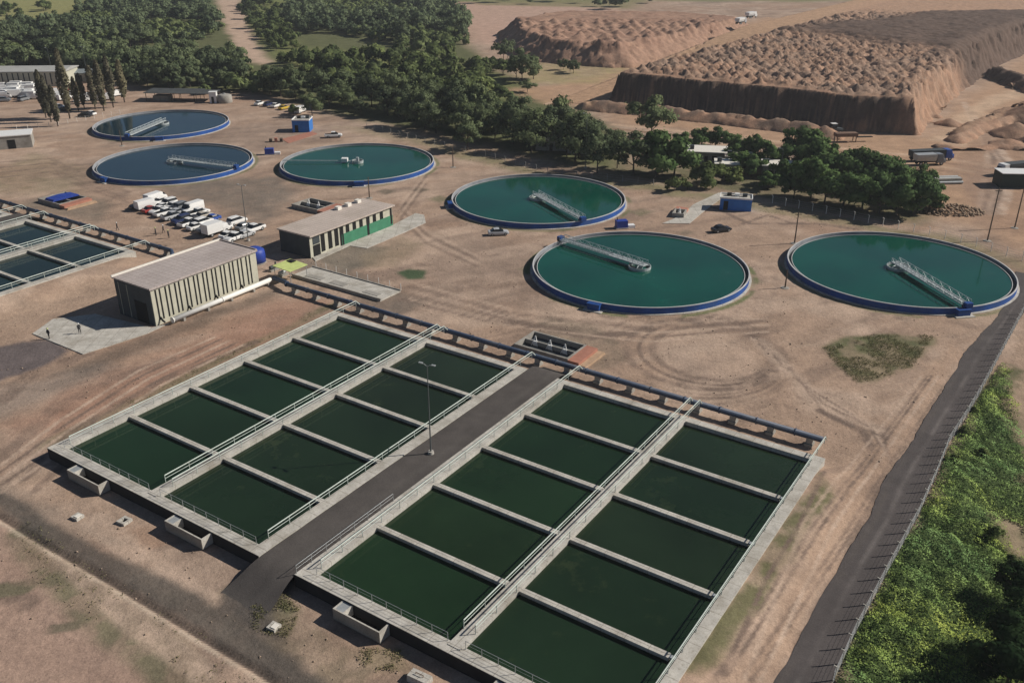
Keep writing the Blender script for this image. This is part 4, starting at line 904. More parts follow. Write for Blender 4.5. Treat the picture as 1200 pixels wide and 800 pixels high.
dump_truck('white truck leading on the earth ramp of the spoil plateau', (*G(880, 21, 10.4), 10.3), R(45), 'white', WHITE, 8)
t = thing('dark_container', 'dark green tarpaulin covered container below the white cabbed truck', 'container', G(1172, 220), R(-4))
MB().box(0, 9, 0, 5, -.1, 3.4).build('body', mat('dark_green_sheet', (.012, .03, .025), .6, .2), t); MB().box(-.15, 9.15, -.15, 5.15, 3.4, 3.55).build('roof', WHITE, t)
def stack(label, loc, rot, w=9, n=6):
    t = thing('pipe_stack', label, 'pipe stack', loc, rot)
    for k in range(n):
        MB().tube([(-w/2, (k-n/2)*.72, .36), (w/2, (k-n/2)*.72, .36)], .35, 10).build('pipe', [GALV, CONC_D][k % 2], t)
    for k in range(n-2): MB().tube([(-w/2, (k-n/2+.9)*.72, .98), (w/2, (k-n/2+.9)*.72, .98)], .35, 10).build('pipe', [CONC_D, GALV][k % 2], t)
    return t
stack('stack of grey pipes at the edge of the quarry road, right of the dense bushes', G(1102, 213), R(5))
def loader(label, loc, rot):
    t = thing('wheel_loader', label, 'loader', loc, rot)
    yb = paint('yellow', CP['yellow'])
    loft([(-3.0, sec(1.0, .9, 1.9, .95)), (-.6, sec(1.05, .8, 2.1, .95)), (1.4, sec(.8, .8, 1.5, .9))]).build('body', SLATE, t)
    loft([(-.9, sec(.8, 2.0, 3.3, .9)), (.6, sec(.8, 2.0, 3.2, .88))]).build('cab', GLASS, t); MB().box(-1.0, .7, -.85, .85, 3.3, 3.42).build('cab_roof', WHITE, t)
    m = MB(); m.tube([(1.2, -.6, 1.4), (3.0, -.6, .9)], .14, 6); m.tube([(1.2, .6, 1.4), (3.0, .6, .9)], .14, 6); m.build('lift_arm', SLATE, t)
    m = MB(); m.profile_x([(-1.4, .2), (1.4, .2), (1.4, 1.1), (-1.4, 1.1)], 2.9, 3.0); m.box(3.0, 3.9, -1.4, 1.4, .15, .25); m.build('bucket', GALV, t)
    wheels(t, (-2.0, 1.6), 1.1, .75); return t
loader('grey wheel loader working at the foot of the spoil cliff', G(975, 158), R(190))
t = thing('screening_plant', 'dark screening machine with a sloping belt below the wheel loader', 'machine', G(990, 166), R(5))
m = MB(); m.box(-3.2, 3.2, -1.2, 1.2, 1.6, 2.6); m.build('hopper', RUST, t)
m = MB()
for x in (-2.8, 2.8):
    for y in (-1, 1): m.tube([(x, y, -.1), (x, y, 1.6)], .15, 6)
m.build('frame', RUST, t); m = MB(); m.profile_x([(-.5, 1.2), (.5, 1.2), (.5, 1.4), (-.5, 1.4)], 3.21, 8.0); m.build('belt', DARK, t)
# ------------------------------------------------------------------ other yard clutter
def genset(label, loc, rot, col):
    t = thing('generator_box', label, 'generator', loc, rot); t.scale = (.8, .8, .8)
    m = MB(); m.box(-1.5, 1.5, -1.0, 1.0, .25, 2.1); m.build('housing', col, t); m = MB(); m.box(-1.7, 1.7, -1.15, 1.15, -.1, .25); m.build('base', CONC, t)
    m = MB(); m.box(1.75, 3.6, -.8, .8, -.05, .75); m.build('side_cabinet', WHITE, t); m = MB(); m.tube([(-1.1, .3, 2.1), (-1.1, .3, 2.8)], .12, 8); m.build('exhaust', DARK, t)
genset('dark blue generator box on a pale base between the two middle teal tanks', G(728, 267), R(12), TARP)
genset('deep blue generator box left of the teal tank near the bright blue shed', G(316, 181), R(10), TARP)
t = thing('trench_shoring', 'low dark timber shoring in the orange trench left of the teal tank', 'shoring', G(324, 166), R(10))
for k in range(3): MB().box(-2+1.5*k, -1.2+1.5*k, -.7, .7, -.1, .9+.2*(k % 2)).build('panel', [WOOD, ORANGE, WOOD][k], t)
tag(MB().prism(GP([(330, 163), (366, 154), (372, 157), (338, 168)]), -.2, .04).build('trench_path', ORANGE), kind='structure')
for k, (x, y, s) in enumerate(((91, 606, .5), (146, 611, .6), (321, 735, .5))):
    t = thing('manhole', ['small lidded concrete manhole left of the open one, by the first inlet box', 'square concrete manhole round a dark hole, right of the other small manhole', 'small white concrete manhole on the grass patch by the end of the asphalt strip'][k], 'manhole', G(x, y), R(-28), 'concrete manholes in front of the basins')
    m = MB(); m.box(-s, s, -s, -s*.5, -.2, .26); m.box(-s, s, s*.5, s, -.2, .257); m.box(-s, -s*.5, -s*.5, s*.5, -.2, .254); m.box(s*.5, s, -s*.5, s*.5, -.2, .251); m.build('collar', CONC, t)
    MB().box(-s*.5, s*.5, -s*.5, s*.5, -.2, -.02).build('shaft', DARK, t)
    if k != 1: MB().box(-s*.2, s*.9, -s*.7, s*.6, .262, .34).build('lid', TRIM, t)
t = thing('concrete_block', 'pale concrete block at the bottom edge, before the near basin wall', 'block', G(492, 797), R(-30))
loft([(-1.0, [(-.6, -.1), (.6, -.1), (.5, .6), (-.5, .6)]), (1.0, [(-.6, -.1), (.6, -.1), (.5, .6), (-.5, .6)])]).build('block', CONC, t); MB().tube([(-.4, 0, .58), (-.4, 0, .8), (.4, 0, .8), (.4, 0, .58)], .04, 6).build('lifting_eye', RUST, t)
t = thing('filter_unit', 'white sided cabin with a pale roof, alone at the left picture edge', 'cabin', G(1, 175.5), R(22))
MB().box(-1, 8.2, 0, 7.5, -.1, 3.5).build('wall', CONC_D, t); MB().box(-1.2, 8.4, -.2, 7.7, 3.5, 3.75).build('roof', WHITE, t); MB().box(2, 4, -.05, .02, 0, 2.5).build('door', DARK, t)
t = thing('ribbed_shed', 'long pale shed with ribbed walls at the left picture edge, by white vans', 'shed', G(-30, 102), R(3))
MB().box(0, 34, 0, 14, -.1, 5.2).build('wall', WALLP, t)
for k in range(17): MB().box(.8+2*k, 1.25+2*k, -.07, .02, .6, 4.9).build('window', SLATE, t)
MB().profile_x([(-.5, 5.2), (14.5, 5.2), (14.5, 5.5), (7, 6.4), (-.5, 5.5)], -.5, 34.5).build('roof', mat('shed_roof', (.36, .36, .34), .6, .1, .3), t)
t = thing('farm_shed', 'low grey roofed shed beyond the poplars', 'shed', G(78, 96), R(8))
MB().box(0, 16, 0, 8, -.1, 3).build('wall', CONC_D, t); MB().profile_x([(-.4, 3.0), (8.4, 3.0), (8.4, 3.2), (4, 4.2), (-.4, 3.2)], -.4, 16.4).build('roof', mat('grey_sheet_roof', (.20, .23, .24), .6, .12, .5), t); MB().box(3, 6, -.05, .02, 0, 2.4).build('door', DARK, t)
t = thing('open_shelter', 'dark roofed open shelter under the trees behind the farthest tank', 'shelter', G(172, 119), R(-4))
for x in (0, 9, 18):
    for y in (0, 7): MB().tube([(x, y, -.1), (x, y, 3)], .12, 6).build('post', WOOD, t)
MB().profile_x([(-.6, 2.9), (7.6, 3.2), (7.6, 3.32), (-.6, 3.02)], -.6, 18.6).build('roof', mat('dark_sheet_roof', (.06, .065, .065), .7, .2, .4), t)
MB().box(1.5, 7, 2, 6, -.1, 1.6).build('stored_crate', CONC_D, t)
t = thing('kiosk', 'small white kiosk under the trees behind the farthest tank', 'kiosk', G(246, 121), R(5))
MB().box(0, 2.4, 0, 2.2, -.1, 3.6).build('wall', WHITE, t); MB().box(.7, 1.5, -.04, .02, 0, 2.1).build('door', DARK, t); MB().box(-.15, 2.55, -.15, 2.35, 3.6, 3.75).build('roof', WHITE, t)
t = thing('water_tank', 'squat pale cylindrical tank right of the small white kiosk', 'tank', G(264, 120), 0)
MB().lathe([(.01, 2.9), (1.5, 2.8), (2.4, 2.5), (2.5, .1), (2.4, -.1), (.01, -.1)], 24, closed=False).build('shell', CONC_D, t, True); MB().lathe([(.4, 2.85), (.4, 3.15), (.01, 3.15)], 12, closed=False).build('hatch', GALV, t)
t = thing('open_shelter', 'long low dark shelter between the white kiosk and the white cars', 'shelter', G(205, 119), R(-2))
for x in (0, 7, 14):
    for y in (0, 6): MB().tube([(x, y, -.1), (x, y, 2.7)], .1, 6).build('post', WOOD, t)
MB().profile_x([(-.6, 2.7), (6.6, 2.9), (6.6, 3.0), (-.6, 2.8)], -.5, 14.5).build('roof', bpy.data.materials['dark_sheet_roof'], t)
def house(label, px, rot, lx, ly, h, wallm, roofm):
    t = thing('small_house', label, 'house', G(*px), rot, 'small houses among the trees')
    MB().box(0, lx, 0, ly, -.1, h).build('wall', wallm, t)
    o = MB().box(-.4, lx+.4, -.4, ly+.4, h, h+.2).build('roof', roofm, t)
    MB().box(.3, 1.4, ly*.3, ly*.3+1.1, h+.2, h+1.2).build('roof_tank', SLATE, o)
    for x in (.2, .62): MB().box(lx*x, lx*x+1.2, -.05, .02, 1.0, 2.1).build('window', DARK, t)
    MB().box(lx*.42, lx*.42+.9, -.05, .02, 0, 2.05).build('door', DARK, t); return t
house('wide flat white roofed house among the trees, left of the others', (806, 191), R(-10), 10, 7, 3.0, CONC, TRIM)
house('smaller pale roofed house just right of the wide white roofed one', (850, 197), R(-10), 6.5, 6, 2.9, CONC, ROOF2)
house('pale house half hidden by the bush in front of the wide white roofed one', (838, 205), R(-10), 5.5, 5, 2.8, CONC_D, TRIM)
house('low house with a bluish shaded front between the dense trees', (893, 209), R(-12), 7, 6, 3.2, CONC_D, TRIM)
house('house with a pale roof, farthest right, in the dense trees', (936, 208), R(-15), 6, 5, 3.0, CONC_D, ROOF2)
house('grey roofed house behind the left part of the tree row', (628, 176), R(-8), 9, 7, 3.0, CONC_D, GALV)
house('small pale house behind the tree row, near the tall lamp', (664, 180), R(-8), 7, 6, 3.0, CONC_D, TRIM)
# ------------------------------------------------------------------ posts, lamps, fences
def lamp_post(label, loc, h, double=True, rot=0):
    t = thing('lamp_post', label, 'lamp post', loc, rot, 'tall lamp posts')
    MB().cone(0, 0, -.1, h, .10, .05, 10).build('pole', mat('lamp_grey', (.10, .11, .11), .6, .1), t)
    MB().lathe([(.01, .35), (.35, .35), (.4, -.1), (.01, -.1)], 12, closed=False).build('base', CONC, t)
    for s in ((-1, 1) if double else (1,)):
        a = MB().tube([(0, 0, h-.15), (s*.35, 0, h+.1), (s*.7, 0, h+.14)], .035, 6).build('arm', GALV, t)
        MB().box(min(s*.6, s*1.1), max(s*.6, s*1.1), -.14, .14, h+.14, h+.24).build('lamp_head', GALV, a)
    return t
lamp_post('tall twin armed lamp post standing on the asphalt strip between the near basins', (*G(505, 531, 1.4), 1.38), 12.0, True, R(-25))
lamp_post('tall lamp post at the right end of the parked vehicles', G(291, 282), 11.5, True, R(-25))
lamp_post('tall lamp post rising from the tree row behind the middle teal tank', G(686, 197), 14, False, R(180))
lamp_post('tall thin lamp post at the edge of the forest, above the ribbed shed', G(62, 90), 11, False, R(180))
lamp_post('tall lamp post in the forest edge above the poplars', G(103, 92), 12, True, 0)
lamp_post('lamp post in front of the small dark house in the right tree cluster', G(913, 215), 8.5, False, R(170))
def pole(label, loc, h, cross=True, rot=0):
    t = thing('utility_pole', label, 'pole', loc, rot, 'wooden poles around the yard')
    MB().cone(0, 0, -.1, h, .15, .10, 8).build('pole', WOOD, t)
    MB().lathe([(.01, .12), (.75, .02), (.8, -.1), (.01, -.1)], 12, closed=False).build('earth_collar', CONC_D, t)
    if cross: MB().box(-.7, .7, -.06, .06, h-.6, h-.48).build('crossarm', WOOD, t)
    return t
pole('short dark post just left of the tank at the road bend', G(920, 337), 3.4, False)
pole('dark pole behind the left rim of the tank at the road bend', G(931, 285), 6.6)
pole('thin dark pole between the middle teal tank and the one near the blue shed', G(531, 196), 5.6, False)
pole('thin dark pole by the outlet of the teal tank near the long pale building', G(433, 232), 5.0, False)
pole('dark pole between the two far left tanks', G(143, 171), 4.5, False)
pole('leaning thin pole by the boundary, on the quarry road side', G(1157, 282), 11.0)
pole('thin pole in the sandy yard at the right picture edge', G(1189, 267), 9.0)
def fence(name, label, pts, h, post_m, step, lean=0, wires=4, mesh=None, cat='fence'):
    f = thing(name, label, cat, (*pts[0], 0)); o = Vector((*pts[0], 0))
    P = [Vector((*p, 0))-o for p in pts]; posts = []; acc = 0
    for a, b in zip(P[:-1], P[1:]):
        ln = (b-a).length; s = acc
        while s < ln: posts.append(a.lerp(b, s/ln)); s += step
        acc = s-ln
    pm = None
    for p in posts[:100]:
        if pm is None:
            m = MB(); m.tube([(0, 0, -.1), (0, 0, h), (-lean, 0, h+lean*.7)], .065, 6); q = m.build('post', post_m, f); pm = q
        else: q = pm.copy(); COL.objects.link(q); q.parent = f
        q.location = p
    m = MB()
    for k in range(wires):
        z = .25+(h-.3)*k/(wires-1); m.tube([tuple(p+Vector((0, 0, z))) for p in P], .012, 4)
    m.build('wire', GALV, f)
    return f
fence('boundary_fence', 'wire fence with pale concrete posts along the green bank beside the asphalt road', GP([(1198, 368), (1175, 411), (1164, 432), (1146, 465), (1130, 492), (1111, 521), (1096, 559), (1075, 606), (1056, 641), (1041, 668), (1021, 706), (1000, 746), (975, 802)]), 1.6, CONC, 2.35, .3, 5)
fence('boundary_fence', 'wire fence with white concrete posts along the far side of the works, before the trees', GP([(905, 238), (930, 243), (975, 252), (1030, 264), (1080, 274), (1130, 285), (1200, 306)]), 1.7, TRIM, 3.2, .3, 4)
fence('boundary_fence', 'old wire fence along the foot of the long tree row', GP([(430, 150), (500, 168), (560, 181), (640, 203), (730, 213), (800, 222)]), 1.5, CONC_D, 4.0, .2, 3)
fence('boundary_fence', 'low fence of short posts along the foot of the poplar row', GP([(20, 152), (60, 148), (100, 141), (145, 133)]), 1.3, TRIM, 3.0, .1, 3)
# ------------------------------------------------------------------ people
def person_mesh(stride=.25, arm=.12):
    v = [(0, 0, .95), (0, 0, 1.2), (0, 0, 1.42), (0, 0, 1.52), (0.02, 0, 1.68), (0, .1, .9), (stride*.6, .1, .5), (stride*.7, .1, .08), (stride*.7+.16, .1, .05), (0, -.1, .9), (-stride*.3, -.1, .5), (-stride, -.1, .08), (-stride+.16, -.1, .05),
         (0, .2, 1.4), (-arm, .25, 1.12), (arm*.3, .25, .88), (0, -.2, 1.4), (arm, -.25, 1.12), (arm*2, -.24, .9)]
    e = [(0, 1), (1, 2), (2, 3), (3, 4), (0, 5), (5, 6), (6, 7), (7, 8), (0, 9), (9, 10), (10, 11), (11, 12), (2, 13), (13, 14), (14, 15), (2, 16), (16, 17), (17, 18)]
    r = [.15, .15, .15, .06, .11, .1, .07, .05, .04, .1, .07, .05, .04, .075, .05, .04, .075, .05, .04]
    me = bpy.data.meshes.new('person'); me.from_pydata(v, e, []); o = bpy.data.objects.new('person', me); COL.objects.link(o)
    md = o.modifiers.new('s', 'SKIN'); 
    for i, x in enumerate(r): me.skin_vertices[0].data[i].radius = (x, x)
    me.skin_vertices[0].data[0].use_root = True
    o.modifiers.new('u', 'SUBSURF').levels = 1
    dg = bpy.context.evaluated_depsgraph_get(); nm = bpy.data.meshes.new_from_object(o.evaluated_get(dg)); bpy.data.objects.remove(o); return nm
PM = [person_mesh(.28, .12), person_mesh(.08, .05)]
for k in PM: k.materials.clear(); k.materials.append(SKIN)
for k, (x, y, lab) in enumerate(((138, 270, 'person in dark clothes standing behind the far header pipe, apart from the others'), (183, 276, 'person in dark clothes leftmost of the three walking by the header pipe bend'), (192, 273, 'person in dark clothes at the back of the three near the header pipe bend'), (198, 279, 'person in dark clothes nearest the parked vehicles, of the three by the pipe bend'), (94, 391, 'person in dark clothes standing on the concrete apron in front of the striped building'), (58, 397, 'person in dark clothes at the left end of the concrete apron'))):
    o = bpy.data.objects.new('person', PM[k % 2]); COL.objects.link(o); o.location = (*G(x, y), .0 if k < 4 else .06); o.rotation_euler.z = random.uniform(0, 6.2); tag(o, lab, 'person', 'people in the yard')
    if k < 99:
        h = MB(); h.lathe([(.01, 1.83), (.09, 1.80), (.125, 1.72), (.125, 1.69), (.16, 1.685)], 10, closed=False); h.build('helmet', [WHITE, YEL][k % 2], o, True)
# ================================================================== trees and plants
LEAF_A = mat_leaf('leaf_forest', (.078, .108, .060), (.175, .215, .115))
LEAF_B = mat_leaf('leaf_bush', (.075, .105, .045), (.175, .215, .09))
LEAF_G = mat_leaf('leaf_green', (.055, .10, .04), (.13, .20, .08), .45)
LEAF_P = mat_leaf('leaf_poplar', (.105, .10, .068), (.20, .19, .125))
LEAF_W = mat_leaf('leaf_weeds', (.19, .285, .095), (.38, .48, .165), .5, 0, .07)
def cards(C, N, S, asp=1.0):
    """leaf sprays: one bent quad at every centre C, facing N, of size S"""
    n = len(C); N = N/np.linalg.norm(N, axis=1, keepdims=True)
    r = RNG.normal(size=(n, 3)); A = np.cross(N, r); A /= np.linalg.norm(A, axis=1, keepdims=True)+1e-9; B = np.cross(N, A)
    S = S[:, None]; A = A*S*.5*asp; B = B*S*.5
    q = [C-A-B*.6, C+A*.7-B, C+A+B*.5+N*S*.15, C-A*.6+B+N*S*.1]
    V = np.stack(q, 1).reshape(-1, 3); F = np.arange(4*n).reshape(n, 4); return V, F
def crown_pts(n, r, h, z0, lobes, flat=.8, tight=.35):
    """centres spread through an uneven crown made of many lobes"""
    L = []
    for k in range(lobes):
        a = RNG.uniform(0, 6.283); t = RNG.uniform(0, 1); rr = r*(.25+.6*math.sqrt(t)); z = z0+h*RNG.uniform(.15, .85)
        f = math.sin(math.pi*min(max((z-z0)/h, .08), .93)); rr *= .45+.6*f
        L.append((rr*1.12*math.cos(a), rr*1.12*math.sin(a), z, r*RNG.uniform(.2, .44)))
    L.append((0, 0, z0+h*.55, r*.5)); L.append((.15*r, -.1*r, z0+h*.88, r*.32)); L = np.array(L)
    w = L[:, 3]**2; k = RNG.choice(len(L), n, p=w/w.sum()); d = RNG.normal(size=(n, 3)); d /= np.linalg.norm(d, axis=1, keepdims=True)
    d[:, 2] = np.where(d[:, 2] < -.3, -d[:, 2]*.6, d[:, 2])
    rad = L[k, 3]*(1-tight*RNG.uniform(0, 1, n)**2)*(1+.18*RNG.normal(size=n))
    C = L[k, :3]+d*rad[:, None]*np.array([1, 1, flat])
    g = C-np.array([0, 0, z0+h*.35]); g /= np.linalg.norm(g, axis=1, keepdims=True)+1e-6; sm = .75*d+.5*g+.22*RNG.normal(size=(n, 3))
    return C, sm
def vn(N): return np.repeat(N/np.linalg.norm(N, axis=1, keepdims=True), 4, 0)
def trunk_mb(h, r, spread, limbs=5):
    m = MB(); m.tube([(0, 0, -.3), (.05*h*.2, 0, h*.3), (-.02*h, .02*h, h*.6)], [r, r*.75, r*.5], 7)
    for k in range(limbs):
        a = k*6.283/limbs+RNG.uniform(-.4, .4); z = h*RNG.uniform(.25, .45); e = spread*RNG.uniform(.5, .8)
        m.tube([(0, 0, z), (e*.5*math.cos(a), e*.5*math.sin(a), z+h*.18), (e*math.cos(a), e*math.sin(a), z+h*RNG.uniform(.28, .42))], [r*.5, r*.33, r*.15], 5)
    return m
TREES = {}
def tree_proto(key, name, cat, n, r, h, z0, lobes, size, leaf, trunk_r, flat=.85):
    C, N = crown_pts(n, r, h, z0, lobes, flat); V, F = cards(C, N+.4*RNG.normal(size=(n, 3)), RNG.uniform(size*.55, size*1.2, n))
    me = np_mesh('crown', V, F, leaf, normals=vn(N)); tm = trunk_mb(z0+h*.75, trunk_r, r).build('trunk', BARK)
    at = me.data.attributes.new('cn', 'FLOAT_VECTOR', 'POINT'); at.data.foreach_set('vector', vn(N).astype(np.float32).ravel())
    TREES[key] = (name, cat, me.data, tm.data); bpy.data.objects.remove(me); bpy.data.objects.remove(tm)
for k in range(6): tree_proto(('forest', k), 'forest_tree', 'tree', 2300, 4.6+.5*(k % 3), 7.2+.7*(k % 4), 1.6, 8+2*k, .66, LEAF_A, .22)
for k in range(4): tree_proto(('row', k), 'row_tree', 'tree', 3600, 5.0+.5*(k % 3), 9.4+.9*(k % 3), 2.0, 12+2*k, .55, LEAF_A, .26)
for k in range(4): tree_proto(('green', k), 'leafy_tree', 'tree', 3600, 4.6+.3*(k % 3), 6.4+.5*(k % 3), 1.2, 12+k, .62, LEAF_G, .24)
for k in range(4): tree_proto(('bush', k), 'bush', 'bush', 1100, 2.0+.2*k, 2.6, .1, 6, .42, LEAF_B, .08)
for k in range(2):
    n = 1050; z = RNG.uniform(0, 1, n)**.8; a = RNG.uniform(0, 6.283, n); rr = 1.05*np.sin(np.pi*np.clip(z*.93+.07, 0, 1))**.6*(.35+.65*np.sqrt(RNG.uniform(0, 1, n)))*(1+.25*np.sin(a*2+z*9))
    C = np.stack([rr*np.cos(a), rr*np.sin(a), 1.6+z*11.5], 1); N = np.stack([np.cos(a), np.sin(a), .35+0*a], 1)+.25*RNG.normal(size=(n, 3)); V, F = cards(C, N+.4*RNG.normal(size=(n, 3)), RNG.uniform(.3, .62, n))
    me = np_mesh('crown', V, F, LEAF_P, normals=vn(N)); m = MB().tube([(0, 0, -.3), (.1, 0, 6), (0, 0, 12)], [.17, .12, .03], 7)
    for q in range(9): a = q*2.4; z = 2+q; m.tube([(0, 0, z), (.7*math.cos(a), .7*math.sin(a), z+1.3)], [.06, .02], 4)
    tm = m.build('trunk', BARK); TREES[('poplar', k)] = ('poplar_tree', 'tree', me.data, tm.data); bpy.data.objects.remove(me); bpy.data.objects.remove(tm)
n = 9000; C, N = crown_pts(n, 4.2, 5.5, .6, 16, .85); V, F = cards(C, N, RNG.uniform(.16, .42, n)); me = np_mesh('crown', V, F, mat_leaf('leaf_dark', (.014, .032, .016), (.03, .055, .024), .6), normals=vn(N)); tm = trunk_mb(5, .2, 4).build('trunk', BARK)
TREES[('near', 0)] = ('dark_tree', 'tree', me.data, tm.data); bpy.data.objects.remove(me); bpy.data.objects.remove(tm)
def plant(kind, k, loc, s, label, group, sz=None):
    name, cat, cm, tm = TREES[(kind, k)]
    r = bpy.data.objects.new(name, None); COL.objects.link(r); r.location = (*loc[:2], loc[2] if len(loc) > 2 else -.05); r.rotation_euler.z = random.uniform(0, 6.28)
    r.scale = (s*random.uniform(.9, 1.12), s, sz or s*random.uniform(.8, 1.2)); tag(r, label, cat, group); r.empty_display_size = .3
    for nm, d in (('trunk', tm), ('crown', cm)):
        o = bpy.data.objects.new(nm, d); COL.objects.link(o); o.parent = r
    return r
def scatter(px, spacing, jitter=.75, seed=0):
    P = GP(px); A = np.array(P); out = []
    xs = np.arange(A[:, 0].min(), A[:, 0].max(), spacing); ys = np.arange(A[:, 1].min(), A[:, 1].max(), spacing)
    gx_, gy_ = np.meshgrid(xs, ys); r = np.random.default_rng(seed); gx_ = gx_+(r.uniform(size=gx_.shape)-.5)*2*jitter*spacing*.6+((np.arange(len(ys)) % 2)*spacing*.5)[:, None]; gy_ = gy_+(r.uniform(size=gy_.shape)-.5)*2*jitter*spacing*.6
    d = sdpoly(P, gx_.ravel(), gy_.ravel()); k = d > 0
    return np.stack([gx_.ravel()[k], gy_.ravel()[k]], 1)
def inframe(p, m=40):
    y, z = p[1], -CAM_H; dep = y*math.cos(PITCH)-z*math.sin(PITCH); a = p[0]/dep*FPX
    up = y*math.sin(PITCH)+z*math.cos(PITCH); return abs(a) < 600+m and (-up/dep*FPX+400) > -18
DENSE1 = [(-60, 90), (0, 88), (50, 84), (110, 90), (150, 102), (200, 107), (250, 109), (290, 106), (330, 116), (318, 85), (295, 72), (262, 52), (250, 25), (238, 2), (130, 2), (85, 26), (30, 38), (-60, 45)]
DENSE2 = [(330, 22), (372, 0), (490, 0), (540, 20), (548, 48), (500, 64), (440, 47), (380, 40), (345, 42)]
ROW = [(300, 104), (330, 117), (400, 130), (450, 142), (500, 154), (560, 168), (620, 182), (680, 192), (735, 199), (730, 178), (640, 158), (560, 143), (500, 132), (420, 118), (340, 104), (316, 98)]
SP = [(335, 68), (400, 60), (500, 66), (560, 60), (600, 85), (630, 130), (600, 138), (560, 136), (480, 124), (400, 110), (335, 98)]
dense = np.concatenate([scatter(DENSE1, 7.0, seed=1), scatter(DENSE2, 7.0, seed=2)])
row = scatter(ROW, 6.8, seed=3)
dense = np.array([p for p in dense if inframe(p) and fbm(np.array([p[0]*.02]), np.array([p[1]*.02]), 90)[0] > .33]); row = np.array([p for p in row if inframe(p)])
TRK = GP([(246, -6), (287, -6), (302, 38), (332, 74), (334, 108), (300, 102), (282, 75), (258, 40)])
open_ = lambda p: sdpoly(TRK, np.array([p[0]]), np.array([p[1]]))[0] < 0
dense = np.array([p for p in dense if open_(p)]); row = np.array([p for p in row if open_(p)])
scrubby = lambda p: fbm(np.array([p[0]*.028]), np.array([p[1]*.028]), 97, 3)[0] > .53
scrub = [p for p in dense if scrubby(p)]; dense = np.array([p for p in dense if not scrubby(p)])
row = row[np.argsort(row[:, 1])]; dense = dense[np.argsort(dense[:, 1])]
def clear(p): return all(math.hypot(p[0]-cx, p[1]-cy) > 27 for (cx, cy), *_ in TK)
row = [p for p in row if clear(p)]; dense = [p for p in dense if clear(p)]
nr = 0
for p in row[:110]:
    plant('row', nr % 4, p, random.uniform(.5, .98), 'grey green broadleaf tree in the long row behind the teal tanks', 'trees of the long row behind the tanks'); nr += 1
nd = 0
for p in dense[:150]:
    plant('forest', nd % 6, p, random.uniform(.55, 1.1), 'dark green tree at the near edge of the forest, upper left', 'trees at the near edge of the forest'); nd += 1
# the rest of the wood, which reads as one mass
def merge(pts, kind, nk, name, leaf, smin=.55, smax=1.1, thin=4):
    VV, FF, NN, bn, o = [], [], [], [], 0
    base = []
    for k in range(nk):
        cm = TREES[(kind, k)][2]; a = np.empty(len(cm.vertices)*3, np.float32); cm.vertices.foreach_get('co', a); a = a.reshape(-1, 4, 3)[::thin]; a = (a-a.mean(1, keepdims=True))*1.7+a.mean(1, keepdims=True); base.append(a.reshape(-1, 3)); nn = np.empty(len(cm.vertices)*3, np.float32); cm.attributes['cn'].data.foreach_get('vector', nn); bn.append(nn.reshape(-1, 4, 3)[::thin].reshape(-1, 3))
    for i, p in enumerate(pts):
        b = base[i % nk]; s = RNG.uniform(smin, smax); t = RNG.uniform(0, 6.28); c, q = math.cos(t), math.sin(t)
        VV.append(np.stack([(b[:, 0]*c-b[:, 1]*q)*s+p[0], (b[:, 0]*q+b[:, 1]*c)*s+p[1], b[:, 2]*s*RNG.uniform(.85, 1.15)], 1)); FF.append(np.arange(len(b)).reshape(-1, 4)+o); o += len(b); w = bn[i % nk]; NN.append(np.stack([w[:, 0]*c-w[:, 1]*q, w[:, 0]*q+w[:, 1]*c, w[:, 2]], 1))
    return tag(np_mesh(name, np.concatenate(VV), np.concatenate(FF), leaf, normals=np.concatenate(NN)), kind='stuff')
LEAF_F = mat_leaf('leaf_forest_mass', (.080, .110, .062), (.178, .218, .118), .09, 0)
rest = dense[150:]+row[110:]
if rest: merge(rest, 'forest', 6, 'woods', LEAF_F)
merge([p+RNG.normal(size=2)*2 for p in scrub for _ in (0, 1)], 'bush', 4, 'scrub', mat_leaf('leaf_scrub_mass', (.10, .135, .055), (.22, .26, .11), .12, 0), .8, 2.0, 2)
top = [G(x, y) for x, y in [(540, 2), (560, 4), (585, 3), (600, 1), (620, 5), (650, 2), (680, 4), (700, 8), (716, 11), (724, 14), (730, 8), (760, 4), (1000, 3), (1020, 5), (1060, 4), (1085, 8), (1100, 12), (1110, 4), (1130, 6), (1150, 3), (1180, 6), (1210, 2), (1170, 10), (1125, 11)]]
merge(top, 'forest', 6, 'treeline', LEAF_F, .6, 1.2, 2)
# bushes and small trees of the clearing
sp = [p for p in scatter(SP, 8.2, seed=5)]
sp = [p for p in sp if fbm(np.array([p[0]*.03]), np.array([p[1]*.03]), 95)[0] > .4]
for i, p in enumerate(sp[:99]):
    plant('bush', i % 4, p, random.choice((.8, 1.1, 1.4, 1.8, 2.3, 2.8)), 'scattered green bush on the grassy clearing inside the forest', 'bushes of the grassy clearing')
for x, y, s in ((612, 97, 1.15), (625, 93, 1.0), (605, 92, .9), (618, 108, .6), (602, 80, .5), (660, 82, .5), (672, 86, .55), (668, 84, .4), (590, 70, .9)):
    plant('forest', random.randrange(6), G(x, y), s*.9, 'dark tree in the loose clump between the clearing and the old mound', 'trees between the clearing and the mound')
for i, p in enumerate(scatter([(283, 2), (328, 2), (336, 25), (346, 50), (345, 62), (318, 60), (298, 40)], 9, seed=9)): plant('bush', i % 4, p, random.choice((.8, 1.2, 1.8, 2.4)), 'green bush on the light meadow right of the earth track', 'bushes of the meadow by the track')
for i, p in enumerate(scatter([(0, 6), (80, 4), (60, 22), (0, 26)], 26, seed=10)): plant('bush', i % 4, p, random.choice((1.2, 1.8, 2.6)), 'lone bush on the yellowish field in the upper left corner', 'bushes on the yellowish field')
